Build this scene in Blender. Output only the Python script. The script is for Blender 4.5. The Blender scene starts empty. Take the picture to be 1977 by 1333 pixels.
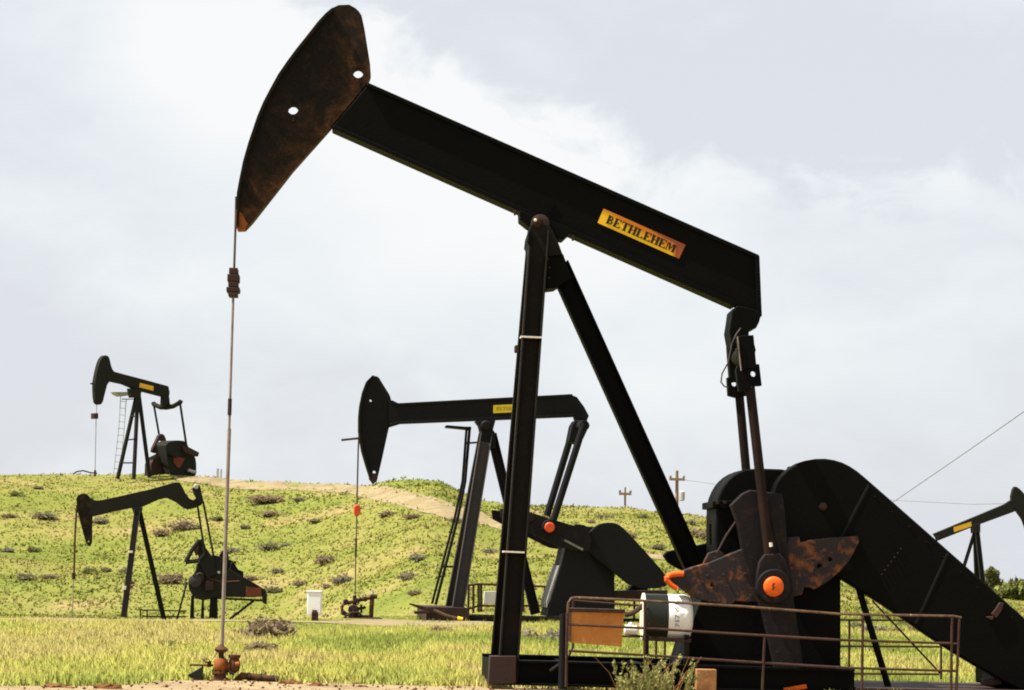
import bpy, bmesh, math, random
import numpy as np
from mathutils import Vector, Matrix
random.seed(7); rng = np.random.default_rng(11)
scn = bpy.context.scene
COL = scn.collection
R = math.radians
# ------------------------------------------------------------------ camera model (100 mm lens, level, slight roll)
F = 5491.7; CX = 988.5; VH = 1100.0; CH = 1.4; ROLL = R(1.4)
CR, SR = math.cos(ROLL), math.sin(ROLL)
def ray(u, v):
    dx, dy = u - CX, v - VH
    return (dx*CR + dy*SR)/F, -(dy*CR - dx*SR)/F
def at(u, v, Y):
    kx, kz = ray(u, v)
    return Vector((kx*Y, Y, CH + kz*Y))
cam = bpy.data.cameras.new('camera'); co = bpy.data.objects.new('camera', cam); COL.objects.link(co)
cam.lens = 100; cam.sensor_width = 36; cam.shift_y = 433.5/1977; cam.clip_start = 0.5; cam.clip_end = 9000
co.matrix_world = Matrix(((CR, -SR, 0, 0), (0, 0, -1, 0), (SR, CR, 0, CH), (0, 0, 0, 1)))
scn.camera = co
# ------------------------------------------------------------------ materials
def mat(name, build):
    m = bpy.data.materials.new(name); m.use_nodes = True
    nt = m.node_tree; nt.nodes.clear()
    out = nt.nodes.new('ShaderNodeOutputMaterial')
    build(nt, out); return m
def N(nt, t, **kw):
    n = nt.nodes.new(t)
    for k, v in kw.items():
        if k.startswith('i_'):
            key = k[2:]; key = int(key) if key.isdigit() else key.replace('_', ' ')
            n.inputs[key].default_value = v
        else: setattr(n, k, v)
    return n
def ramp(nt, stops, mode='LINEAR'):
    r = nt.nodes.new('ShaderNodeValToRGB'); e = r.color_ramp.elements; r.color_ramp.interpolation = mode
    while len(e) < len(stops): e.new(0.5)
    for x, (p, c) in zip(e, stops):
        x.position = p; x.color = (*c, 1) if len(c) == 3 else c
    return r
def c4(c): return (*c, 1)
def coords(nt, scale=1.0):
    tc = N(nt, 'ShaderNodeTexCoord')
    return tc.outputs['Object']
def worn(name, base, second, third=None, scale=3.0, lo=.5, hi=.7, rough=.6, spec=.2, fine=22.0, bump=.25, metal=0.0):
    """paint with patches of a second colour and fine specks of a third"""
    def b(nt, out):
        p = N(nt, 'ShaderNodeBsdfPrincipled', i_Roughness=rough, i_Metallic=metal); p.inputs['Specular IOR Level'].default_value = spec
        o = coords(nt)
        n1 = N(nt, 'ShaderNodeTexNoise', i_Scale=scale, i_Detail=8.0, i_Roughness=.68, i_Distortion=.4)
        n2 = N(nt, 'ShaderNodeTexNoise', i_Scale=fine, i_Detail=4.0, i_Roughness=.7)
        nt.links.new(o, n1.inputs['Vector']); nt.links.new(o, n2.inputs['Vector'])
        r1 = ramp(nt, [(lo, (0, 0, 0)), (hi, (1, 1, 1))]); nt.links.new(n1.outputs['Fac'], r1.inputs['Fac'])
        mx = N(nt, 'ShaderNodeMix', data_type='RGBA'); mx.inputs[6].default_value = c4(base); mx.inputs[7].default_value = c4(second)
        nt.links.new(r1.outputs['Color'], mx.inputs[0])
        r2 = ramp(nt, [(.6, (0, 0, 0)), (.74, (1, 1, 1))]); nt.links.new(n2.outputs['Fac'], r2.inputs['Fac'])
        m2 = N(nt, 'ShaderNodeMix', data_type='RGBA'); m2.inputs[7].default_value = c4(third or tuple(min(1, x*1.7) for x in base))
        nt.links.new(r2.outputs['Color'], m2.inputs[0]); nt.links.new(mx.outputs[2], m2.inputs[6])
        nt.links.new(m2.outputs[2], p.inputs['Base Color'])
        bp = N(nt, 'ShaderNodeBump', i_Strength=bump, i_Distance=.01); nt.links.new(n2.outputs['Fac'], bp.inputs['Height'])
        nt.links.new(bp.outputs['Normal'], p.inputs['Normal'])
        nt.links.new(p.outputs[0], out.inputs[0])
    return mat(name, b)
M = {}
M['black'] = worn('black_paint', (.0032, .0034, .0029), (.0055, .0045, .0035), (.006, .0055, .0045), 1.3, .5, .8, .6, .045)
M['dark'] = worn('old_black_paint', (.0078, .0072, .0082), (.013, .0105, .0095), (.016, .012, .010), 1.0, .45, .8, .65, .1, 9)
M['far'] = worn('hazed_black_paint', (.0155, .015, .012), (.022, .018, .014), (.028, .02, .014), .9, .45, .8, .7, .1, 5)  # black lifted in colour to stand for haze over the distant machines
M['legside'] = worn('dusty_black_paint', (.009, .0075, .0052), (.02, .011, .0065), (.022, .014, .009), 2.0, .48, .75, .65, .08)
M['rustblack'] = worn('rust_stained_black', (.0095, .0065, .0045), (.085, .036, .012), (.13, .058, .02), 2.3, .49, .72, .7, .15, 17)
M['weight'] = worn('chipped_counterweight_paint', (.021, .016, .016), (.15, .052, .017), (.21, .08, .03), 5.5, .50, .62, .7, .2, 13)
M['crank'] = worn('crank_paint', (.010, .008, .0088), (.026, .014, .010), (.05, .025, .015), 4, .52, .72, .65, .12, 14)
M['legbrown'] = worn('brown_black_paint', (.014, .008, .006), (.03, .014, .009), None, 2, .45, .7, .7, .1, 6)
M['litblack'] = worn('sunlit_black_paint', (.040, .034, .034), (.055, .042, .034), (.03, .022, .018), 1.2, .45, .75, .7, .15, 6)  # black paint with the sunlight on the front legs mixed into its colour
M['brown'] = worn('brown_paint', (.032, .017, .0135), (.055, .024, .015), (.02, .012, .01), 2, .45, .7, .7, .2, 6)
M['redpanel'] = worn('dull_red_paint', (.17, .04, .022), (.10, .03, .02), None, 3, .45, .7, .7, .2, 6)
M['rustpipe'] = worn('rusty_pipe', (.10, .038, .016), (.045, .02, .012), (.20, .08, .03), 6, .42, .62, .75, .2, 40)
M['orangerust'] = worn('orange_rust', (.26, .075, .012), (.11, .038, .013), (.40, .15, .02), 7, .48, .66, .7, .2, 30)
M['darkpipe'] = worn('dark_pipe', (.028, .016, .012), (.07, .03, .017), (.10, .045, .02), 5, .5, .7, .7, .2, 25)
M['rail'] = worn('rusty_rail', (.050, .020, .011), (.026, .012, .009), (.15, .09, .05), 5, .45, .65, .65, .25, 30)
M['railtop'] = worn('scuffed_rail', (.11, .06, .03), (.05, .022, .014), (.36, .30, .20), 4, .45, .62, .5, .35, 20)
M['orange'] = worn('orange_paint', (.74, .115, .009), (.56, .085, .010), (.36, .06, .012), 9, .47, .66, .5, .2, 25)
M['redor'] = worn('red_orange_paint', (.62, .062, .012), (.42, .045, .012), None, 6, .5, .7, .5, .3, 25)
M['rod'] = worn('steel_rod', (.24, .19, .16), (.13, .085, .06), (.32, .28, .25), 4, .45, .7, .45, .4, 20)
M['cable'] = worn('wire_rope', (.055, .048, .042), (.09, .07, .055), None, 6, .5, .7, .6, .3, 60)
M['white'] = worn('white_paint', (.80, .79, .75), (.70, .67, .60), (.6, .55, .45), 4, .55, .8, .5, .3, 20)
M['cream'] = worn('dirty_white_paint', (.74, .68, .57), (.60, .47, .34), (.55, .42, .3), 5, .52, .8, .5, .3, 16)
M['drumdark'] = worn('dark_green_paint', (.014, .017, .012), (.018, .020, .013), (.05, .035, .02), 3, .5, .7, .35, .22, 9)
M['tan'] = worn('rust_tan_sheet', (.50, .20, .045), (.36, .12, .024), (.58, .27, .08), 2.2, .42, .66, .7, .2, 20)
M['wood'] = worn('weathered_wood', (.34, .17, .065), (.22, .10, .04), (.45, .25, .11), 9, .42, .62, .8, .15, 35)
M['pole'] = worn('utility_pole_wood', (.26, .17, .11), (.18, .11, .07), None, 3, .45, .65, .85, .1, 20)
M['grey'] = worn('grey_metal', (.20, .19, .18), (.14, .12, .11), None, 4, .45, .65, .6, .3, 20)
M['palegrey'] = worn('pale_galvanised', (.42, .41, .40), (.34, .32, .30), None, 4, .45, .65, .5, .4, 20)
M['lett'] = worn('black_lettering', (.018, .013, .007), (.03, .02, .008), (.10, .06, .01), 9, .5, .7, .6, .2, 40)
M['fade'] = worn('faded_lettering', (.42, .27, .02), (.55, .36, .02), None, 9, .5, .7, .6, .2, 40)
M['yellow'] = worn('yellow_paint', (.80, .58, .03), (.74, .47, .025), (.66, .42, .03), 5, .45, .65, .5, .3, 24)
M['amber'] = worn('amber_paint', (.72, .40, .02), (.62, .32, .02), None, 5, .45, .65, .5, .3, 24)
M['concrete'] = worn('pale_concrete', (.36, .30, .24), (.28, .22, .17), (.44, .38, .30), 3, .45, .65, .85, .2, 20)
def sign_b(nt, out):     # enamel sign: yellow, its top edge and right end worn to rusty red
    p = N(nt, 'ShaderNodeBsdfPrincipled', i_Roughness=.45); p.inputs['Specular IOR Level'].default_value = .25
    at_ = N(nt, 'ShaderNodeAttribute', attribute_name='plate')
    sp = N(nt, 'ShaderNodeSeparateXYZ'); nt.links.new(at_.outputs['Vector'], sp.inputs[0])
    nz = N(nt, 'ShaderNodeTexNoise', i_Scale=9.0, i_Detail=6.0, i_Roughness=.65); nt.links.new(coords(nt), nz.inputs['Vector'])
    a = N(nt, 'ShaderNodeMath', operation='MULTIPLY_ADD'); a.inputs[1].default_value = .50; a.inputs[2].default_value = 0
    nt.links.new(sp.outputs[0], a.inputs[0])
    b = N(nt, 'ShaderNodeMath', operation='MULTIPLY_ADD'); b.inputs[1].default_value = .85
    nt.links.new(sp.outputs[1], b.inputs[0]); nt.links.new(a.outputs[0], b.inputs[2])
    # right end
    e = N(nt, 'ShaderNodeMapRange'); e.inputs[1].default_value = .90; e.inputs[2].default_value = .965; e.inputs[4].default_value = .8
    nt.links.new(sp.outputs[0], e.inputs[0])
    s = N(nt, 'ShaderNodeMath', operation='ADD'); nt.links.new(b.outputs[0], s.inputs[0]); nt.links.new(e.outputs[0], s.inputs[1])
    n3 = N(nt, 'ShaderNodeMath', operation='MULTIPLY_ADD'); n3.inputs[1].default_value = .30
    nt.links.new(nz.outputs['Fac'], n3.inputs[0]); nt.links.new(s.outputs[0], n3.inputs[2])
    rp = ramp(nt, [(0.0, (.80, .48, .012)), (.80, (.82, .47, .012)), (1.0, (.66, .22, .012))]); nt.links.new(n3.outputs[0], rp.inputs['Fac'])
    rr = N(nt, 'ShaderNodeMapRange'); rr.inputs[1].default_value = 1.20; rr.inputs[2].default_value = 1.30
    nt.links.new(n3.outputs[0], rr.inputs[0])
    mx = N(nt, 'ShaderNodeMix', data_type='RGBA'); mx.inputs[7].default_value = (.30, .07, .022, 1)
    nt.links.new(rr.outputs[0], mx.inputs[0]); nt.links.new(rp.outputs[0], mx.inputs[6])
    nt.links.new(mx.outputs[2], p.inputs['Base Color']); nt.links.new(p.outputs[0], out.inputs[0])
M['sign'] = mat('enamel_sign', sign_b)
def leaf_mat(name, trans=.35):
    def b(nt, out):
        a = N(nt, 'ShaderNodeAttribute', attribute_name='Col')
        d = N(nt, 'ShaderNodeBsdfDiffuse'); t = N(nt, 'ShaderNodeBsdfTranslucent'); mx = N(nt, 'ShaderNodeMixShader'); mx.inputs[0].default_value = trans
        nt.links.new(a.outputs['Color'], d.inputs[0]); nt.links.new(a.outputs['Color'], t.inputs[0])
        nt.links.new(d.outputs[0], mx.inputs[1]); nt.links.new(t.outputs[0], mx.inputs[2]); nt.links.new(mx.outputs[0], out.inputs[0])
    return mat(name, b)
M['grass'] = leaf_mat('grass_blades', .5)
M['sage'] = leaf_mat('sagebrush_leaves', .4)
M['leaf'] = leaf_mat('tree_leaves', .3)
def ground_b(nt, out):
    p = N(nt, 'ShaderNodeBsdfPrincipled', i_Roughness=.95); p.inputs['Specular IOR Level'].default_value = .05
    g = N(nt, 'ShaderNodeNewGeometry')
    n1 = N(nt, 'ShaderNodeTexNoise', i_Scale=.16, i_Detail=7.0, i_Roughness=.65); n2 = N(nt, 'ShaderNodeTexNoise', i_Scale=2.2, i_Detail=6.0, i_Roughness=.7)
    for n in (n1, n2): nt.links.new(g.outputs['Position'], n.inputs['Vector'])
    r = ramp(nt, [(.30, (.12, .145, .028)), (.44, (.165, .18, .038)), (.56, (.205, .192, .055)), (.66, (.27, .205, .09))]); nt.links.new(n1.outputs['Fac'], r.inputs['Fac'])
    r2 = ramp(nt, [(.3, (.72, .72, .72)), (.7, (1.15, 1.12, 1.05))]); nt.links.new(n2.outputs['Fac'], r2.inputs['Fac'])
    mx = N(nt, 'ShaderNodeMix', data_type='RGBA', blend_type='MULTIPLY'); mx.inputs[0].default_value = 1
    nt.links.new(r.outputs[0], mx.inputs[6]); nt.links.new(r2.outputs[0], mx.inputs[7])
    bp = N(nt, 'ShaderNodeBump', i_Strength=.6, i_Distance=.08); nt.links.new(n2.outputs['Fac'], bp.inputs['Height']); nt.links.new(bp.outputs[0], p.inputs['Normal'])
    nt.links.new(mx.outputs[2], p.inputs['Base Color']); nt.links.new(p.outputs[0], out.inputs[0])
M['ground'] = mat('prairie_ground', ground_b)
def dirt(name, a, b_, c):
    def b(nt, out):
        p = N(nt, 'ShaderNodeBsdfPrincipled', i_Roughness=.95); p.inputs['Specular IOR Level'].default_value = .05
        g = N(nt, 'ShaderNodeNewGeometry')
        n1 = N(nt, 'ShaderNodeTexNoise', i_Scale=.9, i_Detail=8.0, i_Roughness=.7); n2 = N(nt, 'ShaderNodeTexNoise', i_Scale=9.0, i_Detail=6.0, i_Roughness=.75)
        for n in (n1, n2): nt.links.new(g.outputs['Position'], n.inputs['Vector'])
        r = ramp(nt, [(.32, a), (.5, b_), (.68, c)]); nt.links.new(n1.outputs['Fac'], r.inputs['Fac'])
        r2 = ramp(nt, [(.3, (.75, .72, .7)), (.7, (1.1, 1.1, 1.1))]); nt.links.new(n2.outputs['Fac'], r2.inputs['Fac'])
        mx = N(nt, 'ShaderNodeMix', data_type='RGBA', blend_type='MULTIPLY'); mx.inputs[0].default_value = 1
        nt.links.new(r.outputs[0], mx.inputs[6]); nt.links.new(r2.outputs[0], mx.inputs[7])
        bp = N(nt, 'ShaderNodeBump', i_Strength=.7, i_Distance=.04); nt.links.new(n2.outputs['Fac'], bp.inputs['Height']); nt.links.new(bp.outputs[0], p.inputs['Normal'])
        nt.links.new(mx.outputs[2], p.inputs['Base Color']); nt.links.new(p.outputs[0], out.inputs[0])
    return mat(name, b)
M['dirt'] = dirt('pale_dirt', (.23, .16, .095), (.31, .235, .135), (.36, .29, .17))
M['hilldirt'] = dirt('hill_dirt', (.19, .15, .08), (.26, .205, .115), (.31, .255, .15))
M['clod'] = dirt('brown_clod', (.12, .05, .022), (.17, .08, .035), (.24, .13, .06))
# ------------------------------------------------------------------ mesh helpers
def finish(name, bm, m, parent=None, bevel=0.0, smooth=True):
    bmesh.ops.recalc_face_normals(bm, faces=bm.faces)
    me = bpy.data.meshes.new(name); bm.to_mesh(me); bm.free()
    if smooth:
        me.polygons.foreach_set('use_smooth', [True]*len(me.polygons)); me.set_sharp_from_angle(angle=R(38))
    o = bpy.data.objects.new(name, me); COL.objects.link(o)
    for k in (m if isinstance(m, (list, tuple)) else [m]): me.materials.append(M[k])
    if parent is not None: o.parent = parent
    if bevel:
        md = o.modifiers.new('bevel', 'BEVEL'); md.width = bevel; md.segments = 2; md.limit_method = 'ANGLE'; md.angle_limit = R(40)
    return o
def tag(o, label=None, cat=None, group=None, kind=None):
    if label: o['label'] = label
    if cat: o['category'] = cat
    if group: o['group'] = group
    if kind: o['kind'] = kind
    return o
def chaikin(p, n=1):
    for _ in range(n):
        q = []
        for i in range(len(p)):
            a, b = p[i], p[(i+1) % len(p)]
            q += [tuple(.75*x+.25*y for x, y in zip(a, b)), tuple(.25*x+.75*y for x, y in zip(a, b))]
        p = q
    return p
def prism(bm, pts, w0, w1, holes=()):
    """polygon of (s, z) extruded across the width w"""
    if not holes:
        f = [bm.verts.new((s, w0, z)) for s, z in pts]; b = [bm.verts.new((s, w1, z)) for s, z in pts]
        bm.faces.new(f); bm.faces.new(b[::-1])
        for i in range(len(f)):
            j = (i+1) % len(f); bm.faces.new((f[i], b[i], b[j], f[j]))
        return
    rings = [pts]+list(holes)
    for w in (w0, w1):
        ed = []; 
        for rg in rings:
            vs = [bm.verts.new((s, w, z)) for s, z in rg]
            ed += [bm.edges.new((vs[i], vs[(i+1) % len(vs)])) for i in range(len(vs))]
            if w == w0: rg_store.append(vs)
            else: rg_store2.append(vs)
        bmesh.ops.triangle_fill(bm, edges=ed, use_beauty=True, use_dissolve=False)
    for a, b in zip(rg_store, rg_store2):
        for i in range(len(a)):
            j = (i+1) % len(a); bm.faces.new((a[i], b[i], b[j], a[j]))
    rg_store.clear(); rg_store2.clear()
rg_store, rg_store2 = [], []
def circ(s, z, r, n=20): return [(s+r*math.cos(2*math.pi*i/n), z+r*math.sin(2*math.pi*i/n)) for i in range(n)]
def sweep(bm, p0, p1, prof, up=Vector((0, 1, 0))):
    """profile [(a, b)] in the section plane: a across, b along up-ish"""
    d = (p1-p0).normalized(); e1 = d.cross(up)
    if e1.length < 1e-4: e1 = d.cross(Vector((1, 0, 0)))
    e1.normalize(); e2 = e1.cross(d).normalized()
    A = [bm.verts.new(p0+e1*a+e2*b) for a, b in prof]; B = [bm.verts.new(p1+e1*a+e2*b) for a, b in prof]
    bm.faces.new(A); bm.faces.new(B[::-1])
    for i in range(len(A)):
        j = (i+1) % len(A); bm.faces.new((A[i], B[i], B[j], A[j]))
def rect(a, b): return [(-a/2, -b/2), (a/2, -b/2), (a/2, b/2), (-a/2, b/2)]
def hsec(a, b, t=.022):   # H section: flanges at +-a/2, web between
    return [(-a/2, -b/2), (-a/2+t, -b/2), (-a/2+t, -t/2), (a/2-t, -t/2), (a/2-t, -b/2), (a/2, -b/2),
            (a/2, b/2), (a/2-t, b/2), (a/2-t, t/2), (-a/2+t, t/2), (-a/2+t, b/2), (-a/2, b/2)]
def bar(bm, p0, p1, a, b, up=Vector((0, 1, 0))): sweep(bm, p0, p1, rect(a, b), up)
def tube(bm, pts, r, n=8, cap=True, r1=None):
    pts = [Vector(p) for p in pts]; rings = []
    for i, p in enumerate(pts):
        d = (pts[min(i+1, len(pts)-1)]-pts[max(i-1, 0)]).normalized()
        up = Vector((0, 0, 1)) if abs(d.z) < .9 else Vector((0, 1, 0))
        e1 = d.cross(up).normalized(); e2 = e1.cross(d)
        rr = r if r1 is None else r+(r1-r)*i/(len(pts)-1)
        rings.append([bm.verts.new(p+e1*rr*math.cos(2*math.pi*k/n)+e2*rr*math.sin(2*math.pi*k/n)) for k in range(n)])
    for a, b in zip(rings, rings[1:]):
        for k in range(n): bm.faces.new((a[k], a[(k+1) % n], b[(k+1) % n], b[k]))
    if cap: bm.faces.new(rings[0]); bm.faces.new(rings[-1][::-1])
def box(bm, x0, x1, y0, y1, z0, z1):
    prism(bm, [(x0, z0), (x1, z0), (x1, z1), (x0, z1)], y0, y1)
def lathe(bm, c, axis, prof, n=20):
    """prof [(t along axis, radius)]"""
    axis = Vector(axis).normalized(); u = Vector((0, 0, 1)) if abs(axis.z) < .9 else Vector((1, 0, 0))
    e1 = axis.cross(u).normalized(); e2 = axis.cross(e1); rings = []
    for t, r in prof:
        rings.append([bm.verts.new(Vector(c)+axis*t+(e1*math.cos(2*math.pi*k/n)+e2*math.sin(2*math.pi*k/n))*max(r, .0005)) for k in range(n)])
    for a, b in zip(rings, rings[1:]):
        for k in range(n): bm.faces.new((a[k], a[(k+1) % n], b[(k+1) % n], b[k]))
    bm.faces.new(rings[0]); bm.faces.new(rings[-1][::-1])
class Rig:
    """local frame of one thing: s along the machine, w across (away from the road), z up"""
    def __init__(self, name, u, Y, z, th, label, cat, group=None, kind=None):
        kx, _ = ray(u, VH+150)
        self.o = Vector((kx*Y, Y, z)); self.th = R(th); self.c, self.s_ = math.cos(self.th), math.sin(self.th)
        self.root = bpy.data.objects.new(name, None); COL.objects.link(self.root); self.root.empty_display_size = .3
        self.root.location = self.o; self.root.rotation_euler = (0, 0, self.th); tag(self.root, label, cat, group, kind)
    def L(self, u, v, w):
        kx, kz = ray(u, v)
        s = (kx*(self.o.y+w*self.c)-self.o.x+w*self.s_)/(self.c-kx*self.s_)
        Y = self.o.y+s*self.s_+w*self.c
        return Vector((s, w, CH+kz*Y-self.o.z))
    def P(self, pix, w): return [(p.x, p.z) for p in (self.L(u, v, w) for u, v in pix)]
    def plate(self, name, pix, w0, w1, m, parent=None, bevel=.008, holes=(), soft=0):
        bm = bmesh.new(); pp = chaikin(pix, soft) if soft else pix
        prism(bm, self.P(pp, w0), w0, w1, [circ(*self.P([h[:2]], w0)[0], h[2], 18) for h in holes])
        return finish(name, bm, m, parent or self.root, bevel)
    def beam(self, name, a, b, wa, wb, wd, dp, m, parent=None, prof='h', bevel=.004):
        bm = bmesh.new(); p0, p1 = self.L(*a, wa), self.L(*b, wb)
        sweep(bm, p0, p1, hsec(wd, dp) if prof == 'h' else rect(wd, dp) if prof == 'r' else circ(0, 0, wd/2, 14))
        return finish(name, bm, m, parent or self.root, bevel if prof != 'c' else 0)
    def pipe(self, name, pix, w, r, m, parent=None, n=8):
        bm = bmesh.new(); ws = w if isinstance(w, (list, tuple)) else [w]*len(pix)
        tube(bm, [self.L(*p, k) for p, k in zip(pix, ws)], r, n); return finish(name, bm, m, parent or self.root)
    def disc(self, name, c, w0, w1, prof, m, parent=None, n=28):
        bm = bmesh.new(); p = self.L(*c, w0); lathe(bm, p, (0, 1, 0), [(t*(w1-w0), r) for t, r in prof], n)
        return finish(name, bm, m, parent or self.root)
# ------------------------------------------------------------------ terrain
def lattice(ix, iy, seed):
    h = (ix.astype(np.int64)*374761393+iy.astype(np.int64)*668265263+seed*1442695) & 0x7fffffff
    h = ((h ^ (h >> 13))*1274126177) & 0x7fffffff
    return ((h ^ (h >> 16)) & 0xffff)/65535.0
def vnoise(x, y, seed=0):
    x = np.asarray(x, float); y = np.asarray(y, float); ix, iy = np.floor(x), np.floor(y); fx, fy = x-ix, y-iy
    fx = fx*fx*(3-2*fx); fy = fy*fy*(3-2*fy)
    a, b, c, d = lattice(ix, iy, seed), lattice(ix+1, iy, seed), lattice(ix, iy+1, seed), lattice(ix+1, iy+1, seed)
    return (a*(1-fx)+b*fx)*(1-fy)+(c*(1-fx)+d*fx)*fy
def fbm(x, y, seed=0, o=4):
    s, a, t = 0, 1.0, 0
    for k in range(o): s = s+a*vnoise(np.asarray(x)*2**k, np.asarray(y)*2**k, seed+k*17); t += a; a *= .5
    return s/t
crest_px = [(-900, 925), (-200, 920), (0, 917), (120, 917), (290, 917), (385, 919), (430, 927), (560, 930), (690, 938), (712, 937), (740, 931), (780, 926), (820, 926), (850, 929), (868, 937), (885, 946), (905, 957), (940, 970), (1000, 976), (1100, 979), (1200, 983), (1290, 990), (1330, 992), (1380, 1001), (1480, 1022), (1600, 1062), (1700, 1098), (1800, 1128), (1977, 1160), (2400, 1165), (3200, 1120)]
ck = np.array([ray(*p) for p in crest_px]); CKX, CKZ = ck[:, 0], ck[:, 1]
TT = [-.20, -.14, -.08, -.03, 0, .05, .12, .2]
YC = [176, 176, 170, 160, 155, 152, 165, 180]
Y1 = [124, 124, 122, 97, 94, 93, 95, 98]; Z1 = [-1.1, -1.08, -1.02, -.25, -.05, 0, 0, 0]
Y0 = [66, 67, 72, 82, 86, 86, 86, 86]
def terrain(x, y):
    x = np.asarray(x, float); y = np.asarray(y, float); t = x/np.maximum(y, 30)
    e = np.interp(t, CKX, CKZ); yc = np.interp(t, TT, YC); y1 = np.interp(t, TT, Y1); z1 = np.interp(t, TT, Z1); y0 = np.interp(t, TT, Y0)
    lip = 0*t
    # lip of the flat ground
    zf = .05*(fbm(x*.22, y*.22, 3)-.5)+lip*np.exp(-((y-y0+1)/5.0)**2)
    q0 = np.clip((y-y0)/(y1-y0), 0, 1); q0 = 1-(1-q0)**3
    za = zf*(1-q0)+z1*q0
    q = np.clip((y-y1)/(yc-y1), 0, 1); E1 = (z1-CH)/y1
    hump = (fbm(x*.10, y*.10, 5)-.5)*.012*np.sin(np.pi*q)+(fbm(x*.5, y*.5, 8)-.5)*.0022*q
    zb = CH+(E1+(e-E1)*q**.92+hump)*y
    zc = CH+e*yc
    zd = np.maximum(zc-.07*(y-yc)-.0006*(y-yc)**2, np.minimum(-3.0, zc))
    z = np.where(y < y1, za, np.where(y < yc, zb, zd))
    return z
def tz(x, y): return float(terrain(np.array([x]), np.array([y]))[0])
def onto(u, v, ymin=34, ymax=200):
    kx, kz = ray(u, v); ys = np.arange(ymin, ymax, .1); d = CH+kz*ys-terrain(kx*ys, ys)
    i = np.argmax(d < 0) if (d < 0).any() else len(ys)-1
    return Vector((kx*ys[i], ys[i], float(terrain(np.array([kx*ys[i]]), np.array([ys[i]]))[0])))
def axis(lo, hi, step, far):
    a = list(np.arange(lo, hi+.001, step)); g = step; x = hi
    while x < far: g *= 1.35; x += g; a.append(x)
    g = step; x = lo
    while x > -far: g *= 1.35; x -= g; a.insert(0, x)
    return np.array(a)
def mesh_np(name, V, Fc, m, col=None, smooth=False):
    me = bpy.data.meshes.new(name); k = Fc.shape[1]
    me.vertices.add(len(V)); me.vertices.foreach_set('co', V.astype(np.float32).ravel())
    me.loops.add(Fc.size); me.loops.foreach_set('vertex_index', Fc.astype(np.int32).ravel())
    me.polygons.add(len(Fc)); me.polygons.foreach_set('loop_start', np.arange(0, Fc.size, k, dtype=np.int32))
    me.update(calc_edges=True)
    if smooth: me.polygons.foreach_set('use_smooth', np.ones(len(Fc), bool))
    if col is not None:
        a = me.attributes.new('Col', 'FLOAT_COLOR', 'POINT'); a.data.foreach_set('color', np.c_[col, np.ones(len(col))].astype(np.float32).ravel())
    me.materials.append(M[m]); me.validate(); return me
def grid_faces(nx, ny):
    i = np.arange(nx*ny).reshape(ny, nx); return np.stack([i[:-1, :-1].ravel(), i[:-1, 1:].ravel(), i[1:, 1:].ravel(), i[1:, :-1].ravel()], 1)
gx, gy = axis(-40, 42, .55, 4000), axis(26, 190, .5, 4000)
X, Yg = np.meshgrid(gx, gy); Zg = terrain(X, Yg)
go = bpy.data.objects.new('ground', mesh_np('ground', np.c_[X.ravel(), Yg.ravel(), Zg.ravel()], grid_faces(len(gx), len(gy)), 'ground', smooth=True)); COL.objects.link(go)
tag(go, kind='structure')
# dirt track in front of the near machine
EDGE_X, EDGE_Y = [-30, -6, -4.4, -3.9, -2.4, -1, 0, 1.5, 3, 6, 30], [29.5, 30.5, 31.6, 33.5, 33.7, 33.4, 33.5, 33.6, 33.2, 33.2, 34]
def edge(x): return np.interp(x, EDGE_X, EDGE_Y)+.5*(fbm(x*1.3, x*0+3.3, 21)-.5)
dx = np.arange(-26, 26, .2); rows = 24; DX = np.repeat(dx[None], rows, 0); tt = np.linspace(0, 1, rows)[:, None]
DY = 8+(edge(dx)[None]-8)*tt; DZ = terrain(DX, DY)+.012+.03*(fbm(DX*2, DY*2, 31)-.5)*np.sin(np.pi*tt)
o = bpy.data.objects.new('dirt_road', mesh_np('dirt_road', np.c_[DX.ravel(), DY.ravel(), DZ.ravel()], grid_faces(len(dx), rows), 'dirt', smooth=True)); COL.objects.link(o); tag(o, kind='structure')
r_ = np.random.default_rng(77); ng = 1500; px_ = r_.uniform(-8, 8, ng); py_ = edge(px_)-.05-3.2*r_.random(ng)**1.4; V = []; Fc = []
for i in range(ng):
    s_ = .006+.022*r_.random()**4; c = np.array([px_[i], py_[i], tz(px_[i], py_[i])+.02+s_*.2]); k = len(V)
    V += [c+s_*r_.uniform(.6, 1.2)*np.array(q) for q in ((1, 0, 0), (0, 1, 0), (-1, 0, 0), (0, -1, 0), (0, 0, .8), (0, 0, -.8))]
    Fc += [(k+a, k+b, k+t) if t == 4 else (k+b, k+a, k+t) for t in (4, 5) for a, b in ((0, 1), (1, 2), (2, 3), (3, 0))]
o = bpy.data.objects.new('gravel', mesh_np('gravel', np.array(V), np.array(Fc), 'clod')); COL.objects.link(o); tag(o, 'loose brown gravel scattered on the dirt road', 'gravel', kind='stuff')
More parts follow.
